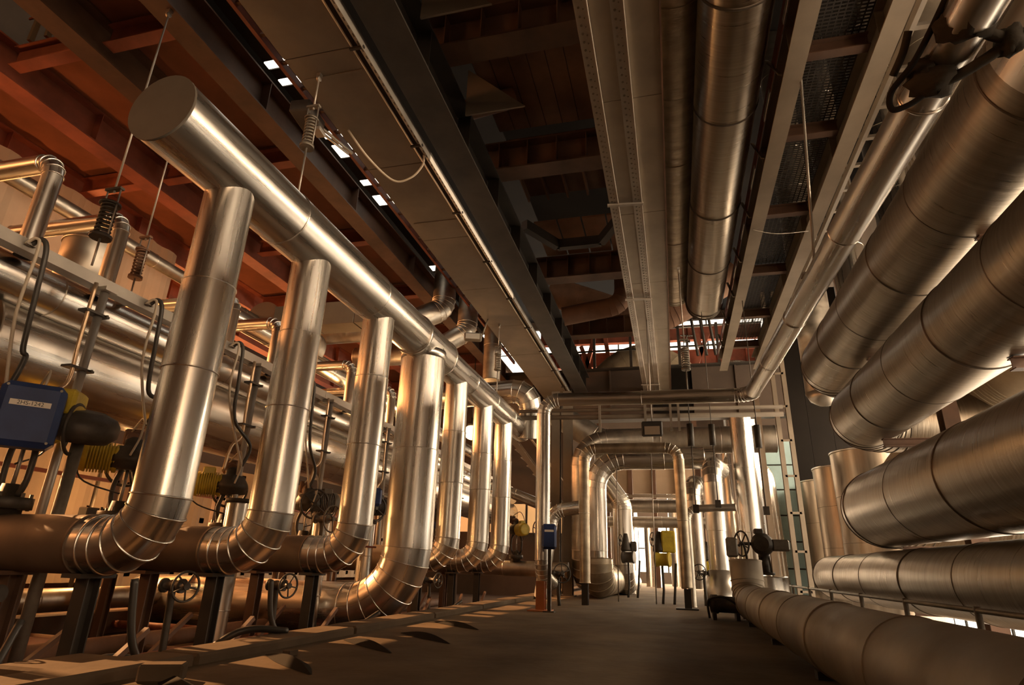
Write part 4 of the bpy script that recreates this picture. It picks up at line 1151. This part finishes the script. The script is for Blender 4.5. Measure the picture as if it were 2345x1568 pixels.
t = col_pipe('dark sagging duct hanging below the roof beyond the cross girders', [(-3.6, 18.8, 9.8), (-1.3, 18.8, 8.75), (0.1, 18.8, 8.6), (2.4, 18.8, 9.9)], .52, bend=1.0, m='rust_plate', gores=4, bm='rust_plate')
for x in (-1.3, .4):
    rod('hanger_rod', (x, 18.8, 8.9), (x, 18.8, 17.6), .02, 'dark_steel', t)
col_pipe('dark hooked duct left of the brown cable tray far up', [(-1.0, 16.3, 10.17), (-1.0, 16.3, 8.0), (-2.8, 16.3, 7.75)], .28, bend=.5, m='rust_plate', bm='rust_plate')
for i, x in enumerate((1.2, 1.5, 1.8)):
    o = B().tube([(x, 21, 7.9), (x - .25, 21, 10.5)], .05, 8).obj('drop_conduit', 'dark_steel')
    tag(o, '%s dark upright conduit right of the upper daylit opening, from the left' % ordn[i], 'conduit', 'conduits by the upper opening')
hand_valve('small dark valve wheel seen in the daylit upper opening', .9, 22.2, 8.9, .25, z_floor=7.86, d=(.1, -.3, 1))

# column with cleats at right, in front of the blue panels
c = T('steel_column', 'slim pale lattice column in front of the bluish wall bay', 'column', (3.3, 18.5, 0))
B().prism(I_prof(.12, .14, .012), (3.12, 18.4, 0), (3.12, 18.4, 9), up=(0, 1, 0)).obj('section', 'tray_plate', c)
B().prism(I_prof(.12, .14, .012), (3.42, 18.4, 0), (3.42, 18.4, 9), up=(0, 1, 0)).obj('section', 'tray_plate', c)
for k in range(9):
    B().box(3.12, 3.42, 18.40, 18.42, .3 + k, .36 + k).obj('batten', 'tray_plate', c)
c = T('steel_column', 'broad tan steel column just left of the bluish wall bay', 'column', (2.62, 19, 0))
B().prism(I_prof(.16, .24, .02), (2.66, 18.9, 0), (2.66, 18.9, 6), up=(0, 1, 0)).obj('section', 'wall_panel', c)

# valve with handwheel on a clad drum, right of the walkway
t = T('valve_drum', 'short bright drum beneath the handwheel valve', 'drum', (1.62, 12.55, 0))
clad(t, [(1.62, 12.55, .0), (1.62, 12.55, .70)], .33, m='alu', sec=2, seg=40)
t = T('handwheel_valve', 'dark motor valve with a spoked handwheel standing on the bright drum', 'valve', (1.6, 12.5, .72))
B().lathe((1.58, 12.5, .725), (0, 0, 1), [(.16, 0), (.16, .05), (.09, .05), (.07, .3), (.10, .3), (.10, .36)], 16).obj('bonnet', 'cast_iron', t)
for s in (-1, 1):
    B().bar((1.58 + s * .1, 12.5, .76), (1.58 + s * .07, 12.5, 1.12), .035).obj('yoke_arm', 'cast_iron', t)
B().lathe((1.60, 12.62, 1.26), (-.2, -1, 0), [(.05, 0), (.20, .0), (.20, .18), (.185, .2), (.185, .30), (.13, .33), (.13, .36), (.06, .36)], 22).obj('motor', 'cast_iron', t)
rb(B(), (1.86, 12.45, 1.24), .32, .2, .2, .15, .03).obj('gearbox', 'cast_grey', t)
rb(B(), (1.52, 12.45, 1.48), .16, .14, .1, .1, .02).obj('terminal_box', 'cast_iron', t)
b = handwheel(B(), (1.20, 12.40, 1.26), (-1, -.55, 0), .22, .016, 5)
b.cyl((1.20, 12.40, 1.26), (1.45, 12.45, 1.26), .03, seg=10)
b.obj('handwheel', 'cast_iron', t)
t = T('local_panel', 'small grey instrument panel on a bent post left of the handwheel valve', 'panel', (1.03, 12.1, 0))
control_box(t, (1.0, 12.1, 1.18), .2, .1, .34, .0, None, 'cast_grey')
B().tube(smooth_path([(1.12, 12.15, 1.2), (1.2, 12.15, 1.25), (1.24, 12.15, .9), (1.12, 12.1, .4), (1.1, 12.1, 0)], 6), .02, 8).obj('post', 'dark_steel', t)
t = T('floor_pump', 'low black pump on a frame at the end of the floor pipe', 'pump', (.75, 11.6, 0))
B().lathe((.55, 11.7, .24), (1, -.3, 0), [(.05, 0), (.15, .0), (.15, .1), (.13, .12), (.13, .4), (.15, .42), (.15, .5), (.06, .52)], 18).obj('motor', 'cast_iron', t)
for x in (.58, .95):
    B().box(x - .03, x + .03, 11.45, 11.85, 0, .12).obj('foot', 'dark_steel', t)
B().tube(smooth_path([(.5, 11.6, .02), (.5, 11.55, .3), (.75, 11.4, .36), (1.0, 11.4, .2)], 5), .02, 8).obj('guard_tube', 'dark_steel', t)
b = B()
# blue box on a post
t = T('control_station', 'blue control box on a steel post beside the dropping bent pipe', 'control box', (-2.22, 11.35, 0))
control_box(t, (-2.22, 11.35, 1.27), .27, .16, .44, .17, .22)
B().box(-2.25, -2.19, 11.38, 11.44, 0, 1.1).obj('post', 'cast_iron', t)
B().box(-2.32, -2.12, 11.32, 11.5, 0, .015).obj('base_plate', 'cast_iron', t)
# yellow drives far down the walkway
def far_drive(label, x, y, z, bc='yellow', k=1.0):
    t = T('yellow_drive', label, 'actuator', (x, y, 0), 'yellow drives along the walkway')
    rb(B(), (x + .12, y, z - .26 * (1 - k)), .34 * k, .25 * k, .52 * k, .1, .03).obj('drive_box', bc, t)
    B().lathe((x - .2, y - .1, z - .42), (1, -.25, 0), [(.05, 0), (.17, 0), (.17, .05), (.15, .06), (.15, .3), (.17, .31), (.17, .36), (.05, .36)], 18).obj('motor', bc, t)
    B().lathe((x - .1, y, z - .25), (0, 0, 1), [(.14, 0), (.16, .05), (.1, .3), (.05, .5)], 16).obj('gear_case', 'cast_iron', t)
    for s in (-.05, .28):
        B().tube([(x + s, y, z - .5), (x + s * .8, y - .05, .3), (x + s * .8 - .03, y - .2, 0)], .03, 8).obj('leg', 'dark_steel', t)
    handwheel(B(), (x - .25, y - .1, z + .05), (-1, -.5, 0), .16, .012, 4).obj('handwheel', 'cast_iron', t)
far_drive('yellow valve drive on thin legs left of the goalpost foot', -.28, 16.2, 1.42)
far_drive('dark valve drive behind the bright arching pipe', -1.3, 19.0, 1.5, 'cast_iron', .55)
far_drive('yellow valve drive at far right of the walkway behind the crook pipe', .95, 18.8, 1.3)
hand_valve('upright hand valve behind the goalpost foot', .62, 15.6, .72, .17, z_floor=0, d=(-.6, -1, .1))
hand_valve('hand valve left of the fat dull arching pipe', -2.35, 13.0, .62, .18, z_floor=0, d=(.6, -1, .1))
motor_valve('motor valve cluster beyond the last riser', -4.4, 17.6, .9, .7, 'yellow', (.6, -.7, 0), group='motor valves beyond the row')
motor_valve('second motor valve cluster beyond the last riser, nearer the columns', -3.7, 18.6, .9, .8, 'yellow', (.6, -.7, 0), group='motor valves beyond the row')
col_pipe('low branch pipe along the trench end below the motor valve clusters', [(-6.5, 17.6, .68), (-2.9, 17.6, .68)], .2, m='alu_dull')
col_pipe('second low branch pipe just behind, below the motor valve clusters', [(-6.5, 18.6, .66), (-2.9, 18.6, .66)], .19, m='alu_dull')
col_pipe('slanting shiny pipe beyond the last riser', [(-6.2, 19, 3.4), (-3.5, 20, 2.4)], .17)
# spring cans on rods in front of the uprights
for i, (x, y, z, nm) in enumerate(((1.0, 14.6, 3.75, 'left of the thick upright pipe'), (1.9, 13.9, 3.55, 'right of the thick upright pipe'), (.48, 13.6, 3.55, 'above the crook-shaped pipe'))):
    t = T('spring_can', 'black spring can on a rod ' + nm, 'spring can', (x, y, z - 1.6), 'black spring cans')
    B().lathe((x, y, z - .25), (0, 0, 1), [(.03, 0), (.07, .0), (.07, .5), (.03, .5)], 14).obj('can', 'cast_iron', t)
    rod('upper_rod', (x, y, z + .25), (x, y, (6.9, 6.81, 7.56)[i]), .01, 'cast_iron', t, 6)
    rod('lower_rod', (x, y, z - 1.5), (x, y, z - .25), .012, 'cast_iron', t, 6)
    B().box(x - .06, x + .06, y - .05, y + .05, z - 1.65, z - 1.48).obj('clamp', 'cast_iron', t)
# thin drop rods
for i, (x, y, z0, z1, nm) in enumerate(((-1.42, 16.2, 0, 3.3, 'thin upright rod in front of the bright arching pipe'), (-.5, 15.8, 0.0, 3.6, 'thin dark upright rod left of the yellow drive'))):
    o = rod('drop_rod', (x, y, z0), (x + .05, y, z1), .014, 'galv')
    tag(o, nm, 'rod')

# ================================================================ upper right: vessels, ladders, black hose
for i, (x, y, r, z0, z1, m_, nm) in enumerate(((5.2, 10.2, .62, 5.4, 17.57, 'alu_matt', 'broad dusty upright vessel at top right'), (5.1, 12.6, .5, 5.4, 17.57, 'alu', 'shiny upright vessel behind the dusty one at top right'), (4.5, 14.6, .38, 5.3, 17.57, 'alu', 'slim shiny upright vessel beside the dark casing'), (4.1, 17.0, .45, 5.3, 17.57, 'alu_dull', 'dusty upright vessel against the dark casing'))):
    t = T('upright_vessel', nm, 'vessel', (x, y, z0), 'upright vessels at top right')
    clad(t, [(x, y, z0), (x, y, z1)], r, m=m_, sec=1.5, seg=40, bm=m_)
    B().lathe((x, y, z0), (0, 0, -1), [(r, 0), (r * .8, .2), (r * .4, .32), (.02, .36)], 32).obj('dished_end', m_, t)
t = T('cable_ladder', 'pale cable ladder with rungs right of the walkway beam', 'cable ladder', (3.3, 9, 6.9))
for x in (3.12, 3.5):
    B().box(x - .03, x + .03, 2, 17, 6.9, 7.02).obj('side_rail', 'galv', t)
for k in range(22):
    yy = 2.3 + k * .68
    B().box(3.15, 3.47, yy, yy + .07, 6.93, 6.98).obj('rung', 'galv', t)
# bend of a pale gored duct between second and third mains
col_pipe('pale gored duct bend behind the second and third big pipes at right', [(5.6, 6.0, 4.4), (5.6, 11.0, 4.0), (5.0, 14.2, 2.6)], .75, bend=1.5, m='insulation', gores=5, bm='insulation')

t = T('wrapped_hose', 'black tape-wrapped hose looped round the thin pipe at top right', 'hose', (1.5, 3.1, 3.0))
B().tube(smooth_path([(1.60, 2.55, 3.72), (1.52, 2.75, 3.55), (1.44, 3.0, 3.42), (1.36, 3.16, 3.36), (1.36, 3.2, 3.27), (1.44, 3.18, 3.27), (1.52, 3.14, 3.30)], 8), .017, 10).obj('hose_loop', 'rubber', t)
def lump(name, c, r, sq, m_):
    vs, fs = [], []
    n, k = 12, 8
    for i in range(k + 1):
        for j in range(n):
            a, b_ = PI * i / k, 2 * PI * j / n
            w_ = r * (1 + .22 * math.sin(3 * b_ + 2 * a + c[0] * 9) * math.sin(a) + .1 * math.sin(5 * a + j))
            vs.append((c[0] + w_ * sq[0] * math.sin(a) * math.cos(b_), c[1] + w_ * sq[1] * math.sin(a) * math.sin(b_), c[2] + w_ * sq[2] * math.cos(a)))
    for i in range(k):
        for j in range(n):
            fs.append((i * n + j, i * n + (j + 1) % n, (i + 1) * n + (j + 1) % n, (i + 1) * n + j))
    mk(name, vs, fs, m_, t, True)
lump('wrapped_joint', (1.56, 3.12, 3.36), .10, (1.2, 1, .9), 'cloth_black')
lump('wrapped_joint', (1.50, 3.10, 3.43), .07, (1, 1, 1), 'cloth_black')
lump('wrapped_joint', (1.64, 2.82, 3.46), .115, (1.2, 1, .9), 'cloth_black')
lump('wrapped_joint', (1.85, 2.92, 3.38), .07, (1, 1, 1.1), 'cloth_black')
B().tube(smooth_path([(1.56, 3.12, 3.33), (1.66, 3.06, 3.33), (1.76, 2.99, 3.35), (1.85, 2.92, 3.38)], 6), .030, 10).obj('wrapped_arm', 'cloth_black', t)
B().tube(smooth_path([(1.66, 2.84, 3.43), (1.75, 2.88, 3.40), (1.85, 2.92, 3.38)], 6), .030, 10).obj('wrapped_arm', 'cloth_black', t)
B().tube(smooth_path([(1.85, 2.92, 3.38), (2.0, 2.85, 3.45), (2.3, 2.75, 3.75), (2.75, 2.7, 4.2)], 6), .024, 10).obj('wrapped_tail', 'cloth_black', t)
B().tube(smooth_path([(1.58, 3.14, 3.42), (1.66, 3.08, 3.46), (1.76, 3.0, 3.44)], 6), .006, 6).obj('loose_wire', 'hose', t)
B().tube(smooth_path([(1.42, 2.95, 3.58), (1.40, 3.02, 3.50), (1.37, 3.12, 3.44)], 5), .022, 8).obj('strap', 'cloth_black', t)
# hanger rods and wires at upper right
t = T('hanger_rod', 'slanting hanger rod between the walkway grating and the long thin pipe', 'rod', (2.1, 8, 4.0))
B().tube([(1.98, 6.9, 6.9), (1.64, 6.4, 3.80)], .016, 8).obj('rod', 'galv', t)
B().box(1.5, 1.78, 6.35, 6.45, 3.76, 3.80).obj('clamp', 'galv', t)
rod('tail', (1.60, 6.4, 3.6), (1.60, 6.4, 3.76), .014, 'galv', t)
o = B().tube(smooth_path([(1.78, 10.6, 6.795), (2.2, 10.7, 6.72), (2.78, 10.85, 6.795)], 6), .007, 6).obj('tie_wire', 'galv')
tag(o, 'thin pale wire stretched below the walkway grating', 'wire')
# pale cable swagging between cable duct and channel
o = B().tube(smooth_path([(-4.35, 6.4, 6.77), (-4.25, 6.9, 6.62), (-4.0, 7.3, 6.45), (-3.72, 7.35, 6.50), (-3.52, 7.3, 6.66), (-3.44, 7.15, 6.74)], 8), .017, 8).obj('swag_cable', 'cable_pale')
tag(o, 'pale cable sagging below the dark cable duct to the channel', 'cable')
# small daylight bits in the slot left of the cable duct
t = T('duct_ladder', 'rusty ladder-like cable rack in the slot left of the cable duct', 'cable rack', (-5.0, 8, 7.3))
for x in (-4.75, -5.25):
    B().box(x - .03, x + .03, -2, 20, 7.6, 7.72).obj('side_rail', 'red_steel', t)
for k in range(40):
    yy = -1.5 + k * .52
    B().box(-5.22, -4.78, yy, yy + .05, 7.64, 7.68).obj('rung', 'rust_plate', t)
t = T('junction_box', 'dark junction box with cables beside the first spring hanger', 'junction box', (-4.75, 5.9, 6.55))
rb(B(), (-4.78, 6.0, 6.75), .3, .5, .2, .1, .02).obj('case', 'dark_steel', t)
rb(B(), (-4.70, 6.2, 6.63), .14, .2, .06, .1, .01).obj('cover', 'galv', t)
B().tube([(-4.72, 6.2, 6.75), (-4.55, 6.9, 6.76)], .025, 8).obj('conduit', 'galv', t)
B().tube([(-4.80, 6.2, 6.75), (-4.62, 6.9, 6.76)], .02, 8).obj('conduit', 'galv_bright', t)

# lit panels and rails seen through the open deck bay at top left
t = T('upper_screen', 'orange-lit sheet screen with upright bars above the open deck bay at top left', 'screen', (-8.7, 4.0, 8.2))
for k in range(6):
    B().box(-9.55, -7.85, 1.6 + k * .75, 2.32 + k * .75, 9.7, 9.74).obj('sheet', 'insulation', t)
for k in range(5):
    B().box(-9.3 + k * .34, -9.24 + k * .34, 4.95, 5.02, 8.19, 9.7).obj('bar', 'copper_tube', t)
B().box(-9.5, -7.9, 4.98, 5.0, 8.7, 8.74).obj('rail', 'red_steel', t)
globe_lamp('added orange fill lamp above the open deck bay at top left', -7.95, 2.3, 8.85, .14, 70, 9.7)  # hidden lamp added to light the sheets over the bay
